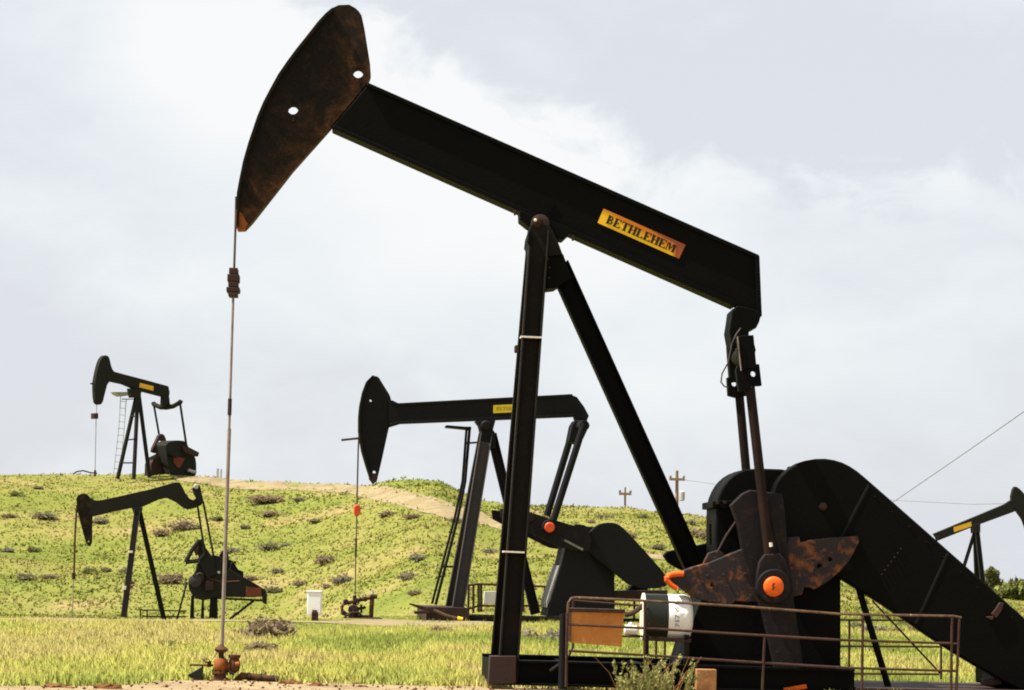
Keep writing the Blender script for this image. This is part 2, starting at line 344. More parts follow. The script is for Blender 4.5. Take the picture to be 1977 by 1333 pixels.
# tracks over the hill and past the second machine, laid on the terrain: (u, v, half height in px)
tracks = {'hill_road': [(340, 925, 3), (390, 928, 7), (440, 936, 9), (560, 939, 9), (660, 944, 9), (700, 949, 11), (760, 959, 17), (820, 974, 17), (880, 990, 14), (940, 1007, 11), (1000, 1022, 10), (1060, 1040, 10), (1120, 1055, 7), (1200, 1068, 6), (1290, 1078, 6), (1400, 1088, 6)],
          'dirt_track': [(-60, 1199, 2), (60, 1198, 3.5), (200, 1199, 2.5), (330, 1199, 3.5), (450, 1200, 1.2), (600, 1202, 1.5), (720, 1204, 6), (820, 1207, 7), (900, 1206, 5), (1000, 1206, 2)]}
polys = {}
for nm, pl in tracks.items():
    pu = np.arange(pl[0][0], pl[-1][0], 6.0); pv = np.interp(pu, [p[0] for p in pl], [p[1] for p in pl]); ph = np.interp(pu, [p[0] for p in pl], [p[2] for p in pl])
    ph1 = ph*(.75+.5*fbm(pu*.03, pu*0, 41)); ph2 = ph*(.75+.5*fbm(pu*.03, pu*0+9, 43)); polys[nm] = (pu, pv, ph1, ph2)
    ctr = np.array([onto(a, b, 40, 181) for a, b in zip(pu, pv)]); top = np.array([onto(a, b-h, 40, 178) for a, b, h in zip(pu, pv, ph1)]); bot = np.array([onto(a, b+h, 40, 181) for a, b, h in zip(pu, pv, ph2)])
    fr = np.linspace(0, 1, 9)[:, None]
    XX = bot[None, :, 0]*(1-fr)+top[None, :, 0]*fr; YY = bot[None, :, 1]*(1-fr)+top[None, :, 1]*fr; ZZ = terrain(XX, YY)+.02
    o = bpy.data.objects.new(nm, mesh_np(nm, np.c_[XX.ravel(), YY.ravel(), ZZ.ravel()], grid_faces(len(pu), 9), 'hilldirt', smooth=True)); COL.objects.link(o); tag(o, kind='structure')
# ------------------------------------------------------------------ grass (stuff)
def pix(x, y, z):
    X = x/y*F; Z = -(z-CH)/y*F
    return CX+X*CR-Z*SR, VH+Z*CR+X*SR
def in_tracks(u, v, slack=1.0):
    r = np.zeros(len(u), bool)
    for pu, pv, h1, h2 in polys.values():
        c = np.interp(u, pu, pv); a = np.interp(u, pu, h1)*slack; b = np.interp(u, pu, h2)*slack
        r |= (u > pu[0]) & (u < pu[-1]) & (v > c-a) & (v < c+b)
    return r
PAL = np.array([(.22, .255, .055), (.32, .355, .08), (.42, .43, .11), (.48, .455, .11), (.50, .425, .155)])
def palette(f):
    f = np.clip(f, 0, 1)*(len(PAL)-1); i = np.minimum(f.astype(int), len(PAL)-2); k = (f-i)[:, None]
    return PAL[i]*(1-k)+PAL[i+1]*k
def grass(name, n, y0, y1, h, wb, blades, bias, seed, power=1.0, gain=1.0):
    r = np.random.default_rng(seed)
    y = y0+(y1-y0)*r.random(n)**power; x = y*(r.random(n)*.40-.20)
    z = terrain(x, y); u, v = pix(x, y, z)
    keep = (~in_tracks(u, v, 1.15-.9*r.random(n)**2)) & ((y > edge(x)+.2-.9*r.random(n)**3) if y0 < 40 else True)
    for ex, ey, ea, eb in ((-3.15, 33.2, 1.1, .65), (-4.1, 74.9, 1.0, 1.6), (-1.2, 74.2, 2.2, 1.5)): keep &= ((x-ex)/ea)**2+((y-ey)/eb)**2 > 1
    patch = fbm(x*.12, y*.12, 61) if y0 > 80 else fbm(x*.42, y*.11, 61); small = fbm(x*.9, y*.55, 67)
    bald = fbm(x*.22, y*.10, 71)
    keep &= (bald < .62+.1*r.random(n)) | (r.random(n) < .35)
    x, y, z, patch, small = (q[keep] for q in (x, y, z, patch, small)); n = len(x)
    tone = bias+(1.7 if y0 > 80 else 2.3)*(patch-.5)+.7*(small-.5)+.22*np.exp(-((y-61)/6.0)**2)*(x < -2)+.30*np.exp(-((y-172)/14.0)**2)*np.clip((-x-13)/8, 0, 1)
    x = np.repeat(x, blades)+r.normal(0, h*.35, n*blades); y = np.repeat(y, blades)+r.normal(0, h*.35, n*blades); z = np.repeat(z, blades)-.01
    tone = np.repeat(tone, blades)+r.normal(0, .06, n*blades); N_ = n*blades
    hh = h*(.45+.9*r.random(N_))*np.repeat(.6+.9*small, blades)*np.where((y > 63) & (y < 112) & (x < -2.5), .4, 1); yaw = r.random(N_)*math.pi
    ln = hh*.55*r.normal(0, 1, N_); la = r.random(N_)*6.28; w = wb*(.6+.8*r.random(N_))
    cx, sx = np.cos(yaw)*w/2, np.sin(yaw)*w/2
    V = np.empty((N_, 3, 3)); V[:, 0] = np.c_[x-cx, y-sx, z]; V[:, 1] = np.c_[x+cx, y+sx, z]; V[:, 2] = np.c_[x+ln*np.cos(la), y+ln*np.sin(la), z+hh]
    c = palette(tone)*(gain*(.88+.24*r.random(N_))*np.where(y > 90, 1.12-.3*np.clip((y-92)/75, 0, 1), 1))[:, None]
    C = np.repeat(c[:, None, :], 3, 1)
    me = mesh_np(name, V.reshape(-1, 3), np.arange(N_*3).reshape(-1, 3), 'grass', C.reshape(-1, 3), smooth=True)
    nr = np.repeat(r.normal(0, .33, (N_, 3)), 3, 0)+np.array([0, 0, 1.0]); nr /= np.linalg.norm(nr, axis=1)[:, None]     # soft tufts: blades share the sward's normal
    if len(me.vertices) == len(nr): me.normals_split_custom_set_from_vertices(nr.tolist())
    o = bpy.data.objects.new(name, me); COL.objects.link(o)
    return o
tag(grass('meadow_grass', 62000, 30.5, 92, .105, .021, 6, .54, 1, 1.25, 1.17), 'yellow green meadow grass on the flat ground', 'grass', kind='stuff')
tag(grass('hillside_grass', 60000, 88, 182, .075, .075, 4, .55, 2, 1.0, .74), 'yellow green grass covering the hillside', 'grass', kind='stuff')
tag(grass('distant_grass', 16000, 90, 260, .15, .10, 3, .45, 3, 1.0, .72), 'rough grass on the far slopes', 'grass', kind='stuff')
# ------------------------------------------------------------------ leafy plants
def leafy(name, m, n, shape, size, cols, seed, stretch=1.0):
    """many small leaf faces through a volume; shape(r) returns n points in it"""
    r = np.random.default_rng(seed); P = shape(r, n); n = len(P)
    a = r.normal(size=(n, 3)); a[:, 2] *= stretch; a /= np.linalg.norm(a, axis=1)[:, None]
    b = np.cross(a, r.normal(size=(n, 3))); b /= np.linalg.norm(b, axis=1)[:, None]
    s = (size*(.7+.7*r.random(n)))[:, None]
    V = np.stack([P-a*s, P+b*s*.42, P+a*s, P-b*s*.42], 1).reshape(-1, 3)
    k = r.random(n); k = np.clip(.5+.6*(k-.5)+.9*(fbm(P[:, 0]*5/max(.3, np.ptp(P[:, 0])), P[:, 2]*5/max(.3, np.ptp(P[:, 2])), seed)-.5), 0, 1)[:, None]
    c0, c1 = np.array(cols[0]), np.array(cols[1]); C = np.repeat((c0*(1-k)+c1*k)[:, None], 4, 1).reshape(-1, 3)
    return mesh_np(name, V, np.arange(n*4).reshape(-1, 4), m, C)
def mound(w, h, lumps):
    def f(r, n):
        cs = [(r.normal(0, w*.17), r.normal(0, w*.15), h*r.uniform(.25, .55), w*r.uniform(.22, .34)) for _ in range(lumps)]; out = []
        m_ = int(n*.3); d = r.normal(size=(m_, 3)); d /= np.linalg.norm(d, axis=1)[:, None]; d *= (r.random(m_)**.5)[:, None]; out.append(np.c_[d[:, 0]*w*.42, d[:, 1]*w*.36, np.maximum(.02, h*.3+d[:, 2]*h*.34)]); n -= m_
        for c in cs:
            k = n//lumps; d = r.normal(size=(k, 3)); d /= np.linalg.norm(d, axis=1)[:, None]; d *= (r.random(k)**.4)[:, None]
            out.append(np.c_[c[0]+d[:, 0]*c[3], c[1]+d[:, 1]*c[3], np.maximum(.02, c[2]+d[:, 2]*h*.5)])
        return np.concatenate(out)
    return f
sage_cols = [((.14, .13, .065), (.28, .245, .145)), ((.16, .145, .10), (.32, .28, .20)), ((.11, .125, .04), (.23, .235, .09)), ((.17, .13, .08), (.32, .24, .15))]
sage_me = [leafy('sagebrush', 'sage', 420, mound(1.3, .62, 7), .115, sage_cols[i % 4], 300+i) for i in range(8)]
# (u, v of the foot, width in px, mesh)
sage_px = [(12, 1066, 26, 1), (64, 1066, 22, 2), (50, 1120, 36, 0), (92, 1118, 28, 3), (85, 1002, 44, 0), (190, 1010, 34, 1), (170, 1108, 30, 2), (205, 1104, 26, 4), (240, 1108, 26, 5),
           (310, 1035, 30, 3), (355, 1025, 40, 7), (378, 1022, 22, 0), (520, 972, 54, 3), (580, 968, 24, 1), (520, 998, 34, 7), (475, 1022, 20, 4), (520, 1063, 40, 0), (550, 1056, 24, 5), (445, 1068, 26, 1), (480, 1122, 30, 7),
           (530, 1145, 34, 4), (625, 1090, 38, 3), (540, 1107, 30, 1), (580, 1132, 28, 7), (630, 1136, 20, 0), (655, 1127, 34, 5), (672, 1122, 24, 1), (795, 1002, 30, 3), (745, 998, 36, 7), (810, 1083, 30, 5), (785, 1120, 34, 1), (800, 1150, 24, 3),
           (880, 1010, 26, 0), (330, 1128, 46, 7), (945, 1068, 22, 1), (1210, 1040, 34, 7), (1270, 1062, 28, 0), (1350, 1040, 40, 3), (1240, 1000, 20, 2), (1165, 1000, 24, 1), (1330, 1012, 24, 5), (1140, 1010, 18, 3), (1055, 1000, 20, 4), (30, 958, 24, 2), (75, 945, 20, 4),
           (1655, 1215, 34, 0), (1690, 1224, 40, 1), (1725, 1222, 30, 3), (1745, 1212, 34, 2), (1775, 1222, 36, 7), (1670, 1152, 26, 4), (610, 1010, 24, 4), (250, 1128, 22, 2), (420, 1005, 24, 2), (15, 1000, 22, 3)]
near_px = [(512, 1234, 84, 3, 'broad grey brown sagebrush in the meadow below the white post box'), (462, 1228, 34, 3, 'reddish brown scrub clump beside the nearest steel rod in the meadow'),
           (1068, 1240, 60, 1, 'pale grey sagebrush in the meadow between the near machine\'s front leg and railing'), (168, 1238, 22, 2, 'small dark scrub tuft alone in the left meadow'),
           (270, 1222, 20, 4, 'small dark tuft on the lip of the left meadow'), (500, 1262, 60, 3, 'low reddish scrub patch right of the rusty wellhead top'), (840, 1222, 40, 7, 'low brown scrub in the meadow before the middle machine'), (330, 1250, 40, 2, 'low green scrub left of the nearest rod in the meadow')]
first = {}
def put_sage(u, v, wpx, k, label, group=None, ymin=34):
    p = onto(u, v, ymin, 182); sc = wpx/F*p.y/1.0
    o = bpy.data.objects.new('sagebrush', sage_me[k]); COL.objects.link(o)
    o.location = p; o.scale = (sc, sc, sc*random.uniform(.5, .85)); o.rotation_euler = (0, 0, random.uniform(0, 6.28)); tag(o, label, 'shrub', group)
for u, v, w, k in sage_px: put_sage(u, v, w, k, 'low grey brown sagebrush dotting the grassy slope behind the machines', 'sagebrush on the slope', 64)
for u, v, w, k, l in near_px: put_sage(u, v, w, k, l)
# weed in front of the near machine
def weed(r, n):
    out = []
    for _ in range(46):
        a = r.random()*6.28; L_ = r.uniform(.18, .50); lean = r.uniform(.15, 1.0); b = np.array([r.normal(0, .22), r.normal(0, .12), 0]); k = n//46; t = r.random(k)**.7
        out.append(b+np.c_[np.cos(a)*lean*L_*t+r.normal(0, .012, k), np.sin(a)*lean*L_*t*.6+r.normal(0, .012, k), L_*t])
    return np.concatenate(out)
wp = at(1265, 1327, 31.6); wp.z = tz(wp.x, wp.y)
wr = bpy.data.objects.new('weed_clump', None); COL.objects.link(wr); wr.location = wp; tag(wr, 'bushy olive green weed growing in front of the near machine\'s black base', 'plant')
o = bpy.data.objects.new('foliage', leafy('foliage', 'leaf', 2100, weed, .022, ((.11, .13, .035), (.40, .38, .15)), 55, 2.5)); COL.objects.link(o); o.parent = wr
bm = bmesh.new()
for i in range(30):
    a = random.random()*6.28; L_ = random.uniform(.2, .5); b = Vector((random.gauss(0, .2), random.gauss(0, .1), -.02))
    tube(bm, [b, b+Vector((math.cos(a)*.3*L_, math.sin(a)*.2*L_, L_*.6)), b+Vector((math.cos(a)*.7*L_, math.sin(a)*.4*L_, L_))], .004, 5, r1=.0015)
finish('stem', bm, 'wood', wr)
# trees at the right
def crown(cx, w, h, z0, lumps):
    def f(r, n):
        out = []; 
        for i in range(lumps):
            t = r.random(); c = np.array([r.normal(0, w*.24*(1.1-t*.6)), r.normal(0, w*.22), z0+h*t]); rad = w*r.uniform(.10, .20)
            k = n//lumps; d = r.normal(size=(k, 3)); d /= np.linalg.norm(d, axis=1)[:, None]; out.append(c+d*rad*(r.random(k)**.5)[:, None]*np.array([1, 1, 1.25]))
        return np.concatenate(out)
    return f
def tree(u, vtop, vbase, Y, wpx, label, seed, cols, lean=0):
    p = at(u, vbase, Y); p.z = tz(p.x, p.y); H = at(u, vtop, Y).z-p.z; W = wpx/F*Y
    r_ = bpy.data.objects.new('tree', None); COL.objects.link(r_); r_.location = p; tag(r_, label, 'tree', None)
    bm = bmesh.new(); rd = random.Random(seed)
    tube(bm, [(0, 0, -.2), (.05*W, 0, H*.35), (.02*W, .05, H*.7), (0, 0, H*.92)], .05*W+.05, 8, r1=.02)
    for k in range(8):
        z = H*rd.uniform(.25, .75); a = rd.random()*6.28; l = W*rd.uniform(.2, .42)
        tube(bm, [(0, 0, z), (math.cos(a)*l*.6, math.sin(a)*l*.6, z+l*.5), (math.cos(a)*l, math.sin(a)*l, z+l*.95)], .03*W+.01, 6, r1=.01)
    finish('trunk', bm, 'pole', r_)
    o = bpy.data.objects.new('crown', leafy('crown', 'leaf', 2600, crown(0, W, H*.78, H*.16, 26), .055*W+.03, cols, seed)); COL.objects.link(o); o.parent = r_
tree(1912, 1098, 1185, 150, 40, 'slender olive tree rising behind the right end of the black belt guard', 201, ((.05, .06, .025), (.20, .19, .08)))
tree(1958, 1132, 1215, 146, 84, 'round bushy green tree at the right edge of the photo', 202, ((.07, .09, .025), (.23, .25, .07)))
tree(1990, 1160, 1220, 152, 60, 'low green bush tree cut by the right edge of the photo', 203, ((.07, .08, .025), (.23, .24, .08)))
tree(1928, 1152, 1205, 155, 36, 'small dull tree between the slender tree and the round one', 204, ((.06, .06, .03), (.20, .17, .08)))
# ------------------------------------------------------------------ sign lettering
def seg_rects(spec): return spec
S = .25    # stem width
GLY = {'B': [('r', .02, 0, .30, .07), ('r', .02, .93, .30, 1), ('r', .07, .07, .07+S, .93), ('a', .30, .735, .265, .32, .17), ('a', .30, .27, .27, .36, .17)],
       'E': [('r', .02, 0, .72, .085), ('r', .02, .915, .70, 1), ('r', .07, .085, .07+S, .915), ('r', .07+S, .46, .50, .545), ('r', .62, .085, .72, .25), ('r', .60, .76, .70, .915), ('r', .44, .38, .50, .46), ('r', .44, .545, .50, .62)],
       'T': [('r', .02, .90, .76, 1), ('r', .29, .08, .29+S, .90), ('r', .2, 0, .58, .08), ('r', .02, .72, .10, .90), ('r', .68, .72, .76, .90)],
       'H': [('r', .06, .07, .06+S, .93), ('r', .54, .07, .54+S, .93), ('r', .06+S, .46, .54, .55), ('r', 0, 0, .33, .07), ('r', .47, 0, .80, .07), ('r', 0, .93, .33, 1), ('r', .47, .93, .80, 1)],
       'L': [('r', .02, 0, .70, .085), ('r', .07, .085, .07+S, .93), ('r', .01, .93, .36, 1), ('r', .60, .085, .70, .30)],
       'M': [('r', .05, .07, .14, .93), ('r', .68, .07, .68+S, .93), ('p', [(.14, .93), (.34, .93), (.52, .28), (.44, .05), (.38, .05)]), ('p', [(.46, .12), (.60, .93), (.68, .93), (.68, .75)]), ('r', 0, 0, .22, .07), ('r', .60, 0, .95, .07)],
       '7': [('r', .05, .88, .7, 1), ('p', [(.5, .88), (.7, .88), (.35, 0), (.15, 0)])], '1': [('r', .25, 0, .45, 1)], '6': [('a', .3, .3, .3, .38, .16), ('p', [(.05, .35), (.25, .4), (.62, 1), (.42, 1)])]}
WID = {'B': .74, 'E': .78, 'T': .80, 'H': .84, 'L': .76, 'M': 1.0, '7': .75, '1': .6, '6': .8, ' ': .45}
def lettering(name, rig_root, text, O, ex, ey, h, total, wout, m):
    """O lower left corner, ex/ey unit vectors in the sign's plane, wout the outward normal"""
    bm = bmesh.new(); W_ = sum(WID[c] for c in text); sx = total/W_; x = 0; k = 0
    def put(poly, lift):
        a = [bm.verts.new(O+ex*(px*sx)+ey*(py*h)+wout*.001) for px, py in poly]; b = [bm.verts.new(O+ex*(px*sx)+ey*(py*h)+wout*(.004+lift)) for px, py in poly]
        bm.faces.new(b); bm.faces.new(a[::-1])
        for i in range(len(a)): j = (i+1) % len(a); bm.faces.new((a[i], a[j], b[j], b[i]))
    for c in text:
        for i, g in enumerate(GLY.get(c, [])):
            li = .0004*i
            if g[0] == 'r': put([(x+g[1], g[2]), (x+g[3], g[2]), (x+g[3], g[4]), (x+g[1], g[4])], li)
            elif g[0] == 'p': put([(x+a, b) for a, b in g[1]], li)
            else:
                _, ax, ay, ry, rx, th = g; n = 9; full = c == '6'; a0, a1 = (-math.pi/2, math.pi/2) if not full else (0, 2*math.pi)
                if full: n = 16
                for q in range(n):
                    t0, t1 = a0+(a1-a0)*q/n, a0+(a1-a0)*(q+1)/n; ix, iy = rx-th, ry-.085
                    put([(x+ax+rx*math.cos(t0), ay+ry*math.sin(t0)), (x+ax+rx*math.cos(t1), ay+ry*math.sin(t1)), (x+ax+ix*math.cos(t1), ay+iy*math.sin(t1)), (x+ax+ix*math.cos(t0), ay+iy*math.sin(t0))], li)
        x += WID[c]
    return finish(name, bm, m, rig_root, smooth=False)
def sign(rig, quad, w, thick, m, text=None, tm='lett', box_=(.08, .925, .20, .76)):
    """quad: bottom-left, bottom-right, top-right, top-left in px"""
    q = [rig.L(*p, w) for p in quad]; bm = bmesh.new(); la = bm.verts.layers.float_vector.new('plate'); nrm = Vector((0, -1, 0))
    f = [bm.verts.new(p) for p in q]; b = [bm.verts.new(p-nrm*thick) for p in q]
    for vv, uv in zip(f+b, [(0, 0), (1, 0), (1, 1), (0, 1)]*2): vv[la] = (*uv, 0)
    bm.faces.new(f); bm.faces.new(b[::-1])
    for i in range(4): j = (i+1) % 4; bm.faces.new((f[i], b[i], b[j], f[j]))
    pl = finish('sign_plate', bm, m, rig.root, smooth=False)
    if text:
        ex = (q[1]-q[0]); ey = (q[3]-q[0]); Wd, Hh = ex.length, ey.length; ex.normalize(); ey.normalize()
        lettering('lettering', pl, text, q[0]+ex*Wd*box_[0]+ey*Hh*box_[2], ex, ey, Hh*(box_[3]-box_[2]), Wd*(box_[1]-box_[0]), nrm, tm)
    return pl

def legs(rig, name, top, bot, wt, wb, wd, dp, m, prof='h', far=True):
    out = []
    for sg in ((-1, 1) if far else (-1,)):
        p0, p1 = rig.L(*top, -wt), rig.L(*bot, -wb); p0.y *= -sg; p1.y *= -sg; bm = bmesh.new()
        sweep(bm, p0, p1, hsec(wd, dp) if prof == 'h' else circ(0, 0, wd/2, 14)); out.append(finish(name, bm, m, rig.root, .004 if prof == 'h' else 0))
    return out
def mirror_plate(rig, name, pix, w0, w1, m, bevel=.008, soft=0, near_m=None, holes=()):
    """the same plate on both sides of the machine"""
    a = rig.plate(name, pix, w0, w1, near_m or m, None, bevel, holes, soft)
    bm = bmesh.new(); prism(bm, rig.P(chaikin(pix, soft) if soft else pix, w0), -w0, -w1); b = finish(name, bm, m, rig.root, bevel)
    return a, b
def crossbar(rig, name, c, w0, w1, r, m, parent=None, n=16):
    bm = bmesh.new(); p = rig.L(*c, w0); tube(bm, [p, (p.x, w1, p.z)], r, n); return finish(name, bm, m, parent or rig.root)
# =================================================================== 1: the near machine
A = Rig('pump_jack', 1000, 34.0, 0.0, 3.0, 'huge black pumping unit in the foreground with rust streaked head raised high', 'pump jack', 'oil pumping units')
head = [(474, 442), (458.6, 442.6), (455.5, 435), (457, 372.6), (462, 345), (469, 311), (479, 276), (496.6, 224), (508, 197), (520.8, 172.5), (537, 143), (555, 117), (572, 94), (589.8, 72), (614, 41), (628, 26), (641.5, 15.5), (653.6, 9.8), (674, 9), (686, 15.5), (693, 22), (698, 30), (703.6, 55), (714.6, 124), (716, 145), (710.5, 160), (638, 246.7), (565.6, 328), (488, 427)]
def head_b(nt, out):
    p = N(nt, 'ShaderNodeBsdfPrincipled', i_Roughness=.75); p.inputs['Specular IOR Level'].default_value = .12
    o = coords(nt); ds = []
    for a, b in (((714, 150), (488, 430)), ((714, 150), (700, 30))):
        pa, pb = A.L(*a, 0), A.L(*b, 0); t = (pb-pa).normalized(); n = Vector((t.z, 0, -t.x)); c = A.L(590, 180, 0)
        if n.dot(c-pa) < 0: n = -n
        v = N(nt, 'ShaderNodeVectorMath', operation='DOT_PRODUCT'); nt.links.new(o, v.inputs[0]); v.inputs[1].default_value = n
        ds.append((v.outputs['Value'], n.dot(pa)))
    def m(op, a, b):
        q = N(nt, 'ShaderNodeMath', operation=op)
        for i, x in enumerate((a, b)):
            if isinstance(x, (int, float)): q.inputs[i].default_value = x
            else: nt.links.new(x, q.inputs[i])
        return q.outputs[0]
    d = m('MINIMUM', m('SUBTRACT', *ds[0]), m('ADD', m('SUBTRACT', *ds[1]), .12))
    n1 = N(nt, 'ShaderNodeTexNoise', i_Scale=2.6, i_Detail=9.0, i_Roughness=.7, i_Distortion=.8); n2 = N(nt, 'ShaderNodeTexNoise', i_Scale=14.0, i_Detail=6.0, i_Roughness=.75); n3 = N(nt, 'ShaderNodeTexNoise', i_Scale=45.0, i_Detail=3.0)
    for n in (n1, n2, n3): nt.links.new(o, n.inputs['Vector'])
    e = m('MULTIPLY', m('MAXIMUM', m('SUBTRACT', .55, d), 0.0), .42)
    k = m('ADD', m('ADD', m('MULTIPLY', n1.outputs['Fac'], .75), m('MULTIPLY', n2.outputs['Fac'], .38)), e)
    r = ramp(nt, [(.58, (.0065, .005, .0036)), (.70, (.017, .0105, .006)), (.79, (.045, .021, .009)), (.90, (.115, .055, .022))]); nt.links.new(k, r.inputs['Fac'])
    r2 = ramp(nt, [(.62, (0, 0, 0)), (.72, (1, 1, 1))]); nt.links.new(n3.outputs['Fac'], r2.inputs['Fac'])
    mx = N(nt, 'ShaderNodeMix', data_type='RGBA'); mx.inputs[7].default_value = (.10, .045, .016, 1); nt.links.new(m('MULTIPLY', r2.outputs[0], .35), mx.inputs[0]); nt.links.new(r.outputs[0], mx.inputs[6])
    bp = N(nt, 'ShaderNodeBump', i_Strength=.35, i_Distance=.01); nt.links.new(n2.outputs['Fac'], bp.inputs['Height']); nt.links.new(bp.outputs[0], p.inputs['Normal'])
    nt.links.new(mx.outputs[2], p.inputs['Base Color']); nt.links.new(p.outputs[0], out.inputs[0])
M['headrust'] = mat('rusted_head_paint', head_b)
hh = A.plate('horse_head', head, -.13, .13, 'headrust', None, .012, [(691.6, 140.7, .062), (565.6, 211, .062)])
arc = [(455.5, 435), (457, 372.6), (462, 345), (469, 311), (479, 276), (496.6, 224), (508, 197), (520.8, 172.5), (537, 143), (555, 117), (572, 94), (589.8, 72), (614, 41), (628, 26), (641.5, 14.5)]
inn = [(u+5.5, v+3.5) for u, v in arc[:-1]]+[(645, 20)]
A.plate('face_plate', arc+inn[::-1], -.2, .2, 'legside', hh, .004)
A.plate('tip', [(458, 443.2), (455, 436), (455.6, 404), (466, 412), (478, 432), (473, 442.8)], -.137, .137, 'orangerust', hh, .006)
for w in (-.1, .1): A.pipe('bridle_cable', [(456, 380), (454.6, 440), (452, 521)], w, .014, 'cable')
A.disc('hanger_bolt', (565.6, 231), -.15, -.12, [(0, .025), (1, .025)], 'rustblack', hh, 10)
bm = bmesh.new()
p = A.L(451, 546, 0)
for (a, b, v0, v1) in ((-.052, .052, 519, 531), (-.07, .07, 531, 546), (-.058, .058, 546, 556), (-.078, .078, 556, 566), (-.055, .055, 566, 574)):
    z0, z1 = A.L(451, v1, 0).z, A.L(451, v0, 0).z; box(bm, p.x+a, p.x+b, -.14, .14, z0, z1-.002)
cb = finish('carrier_bar', bm, 'brown', A.root, .01)
A.pipe('polished_rod', [(450.3, 572), (443.4, 800), (428.4, 1256)], 0, .0155, 'rod', None, 10)
A.pipe('rod_liner', [(442.7, 828), (428.6, 1250)], 0, .0225, 'rod', None, 10)
A.pipe('rod_clamp', [(444, 770), (443, 802)], 0, .024, 'brown', None, 10)
# beam
bm = bmesh.new()
prism(bm, A.P([(643.5, 244), (710, 165), (1462, 496.5), (1467, 605), (1425, 590)], -.165), -.165, .165)
prism(bm, A.P([(707, 166.5), (711, 159.8), (1465.5, 492.6), (1464, 500.5)], -.205), -.205, .205)
prism(bm, A.P([(640.5, 247.5), (645.5, 241.5), (1425, 584), (1419, 592.5)], -.205), -.205, .205)
prism(bm, A.P([(1458.5, 498), (1466.5, 493.6), (1471.2, 611), (1462, 611)], -.203), -.203, .203)
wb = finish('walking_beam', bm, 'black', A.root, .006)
bm = bmesh.new(); bar(bm, A.L(1058, 413, -.172), A.L(1070, 392, -.172), .02, .012); finish('stiffener', bm, 'black', wb)
sign(A, [(1153.7, 430.5), (1311, 499.8), (1323.7, 473), (1165.3, 403)], -.174, .006, 'sign', 'BETHLEHEM')
# centre bearing and post
A.plate('beam_clamp', [(1003, 405), (1102, 449), (1088, 462), (1068, 458), (1020, 437), (1004, 424)], -.21, .21, 'black')
for a, b in (((994, 411), (1008, 418)), ((1088, 453), (1106, 460))):
    for w in (-.19, .19):
        bm = bmesh.new(); tube(bm, [A.L(*a, w), A.L(*b, w)], .014, 6); q = A.L(*(a if a[0] < 1000 else b), w); box(bm, q.x-.012, q.x+.012, w-.03, w+.03, q.z-.03, q.z+.03); finish('clamp_bolt', bm, 'darkpipe', A.root)
cbz = A.disc('centre_bearing', (1044, 431), -.29, .29, [(0, .07), (.02, .105), (.15, .115), (.85, .115), (.98, .105), (1, .07)], 'brown')
A.disc('bearing_cap', (1038, 429), -.33, -.28, [(0, .03), (.3, .06), (1, .07)], 'rustblack', cbz, 14)
A.disc('cap_highlight', (1034, 425), -.35, -.33, [(0, .012), (1, .02)], 'cream', cbz, 8)  # small pale disc painted as the highlight on the bearing cap
A.plate('post_cap', [(1024, 436), (1030, 430), (1060, 434), (1068, 446), (1076, 463), (1086, 491), (1053, 496), (1050, 560), (1021, 560), (1021, 492), (1019, 470)], -.30, .30, 'legside')
A.plate('gusset_plate', [(1053, 492), (1087, 490), (1104, 536), (1073, 556), (1056, 558)], -.24, .24, 'black')
for u, v in ((1061, 517), (1060, 537), (1058, 500)): A.disc('bolt', (u, v), -.262, -.235, [(0, .014), (1, .016)], 'darkpipe', None, 8)
A.plate('side_lug', [(1020, 452), (1024, 440), (1028, 470), (1022, 475), (1018, 468)], -.36, .36, 'black')
fl = legs(A, 'samson_leg', (1041, 448), (979, 1318), .22, 1.05, .232, .2, 'legside')
for (u, v) in ((1026, 651), (992, 1066)):
    t = (v-448)/(1318-448); w = -(.22+(1.05-.22)*t)-.105; bm = bmesh.new(); q = A.L(u, v, w); prism(bm, [(q.x-.124, q.z-.008), (q.x+.124, q.z-.012), (q.x+.124, q.z+.007), (q.x-.124, q.z+.011)], w-.012, w+.22)
    finish('tape_band', bm, 'cream', fl[0])
A.plate('junction_box', [(994, 667), (1001, 666), (1002, 681), (994, 680)], -.55, -.4, 'brown', fl[0])
A.plate('foot_box', [(946, 1267), (997, 1267), (996, 1320), (943, 1322)], -1.2, -.92, 'brown', fl[0])
A.plate('foot_box', [(946, 1267), (997, 1267), (996, 1320), (943, 1322)], .92, 1.2, 'brown', fl[1])
rl = A.beam('rear_leg', (1078, 512), (1440, 1318), 0, 0, .238, .26, 'black')
# skid
bm = bmesh.new()
for w in (-1.05, 1.05):
    p0, p1 = A.L(945, 1297, -1.05), A.L(1647, 1316, -1.05); p0.y = p1.y = w
    sweep(bm, p0, p1, hsec(.29, .22, .028))
for u in (955, 1100, 1250, 1400, 1640):
    q = A.L(u, 1297+(u-945)*.027, -1.05); box(bm, q.x-.06, q.x+.06, -1.04, 1.04, q.z-.12, q.z+.11)
finish('skid', bm, 'black', A.root, .004)
bm = bmesh.new(); box(bm, A.L(1648, 1330, -1).x, 10.5, -1.15, 1.15, -.1, .13); finish('base_slab', bm, 'darkpipe', A.root, .01)
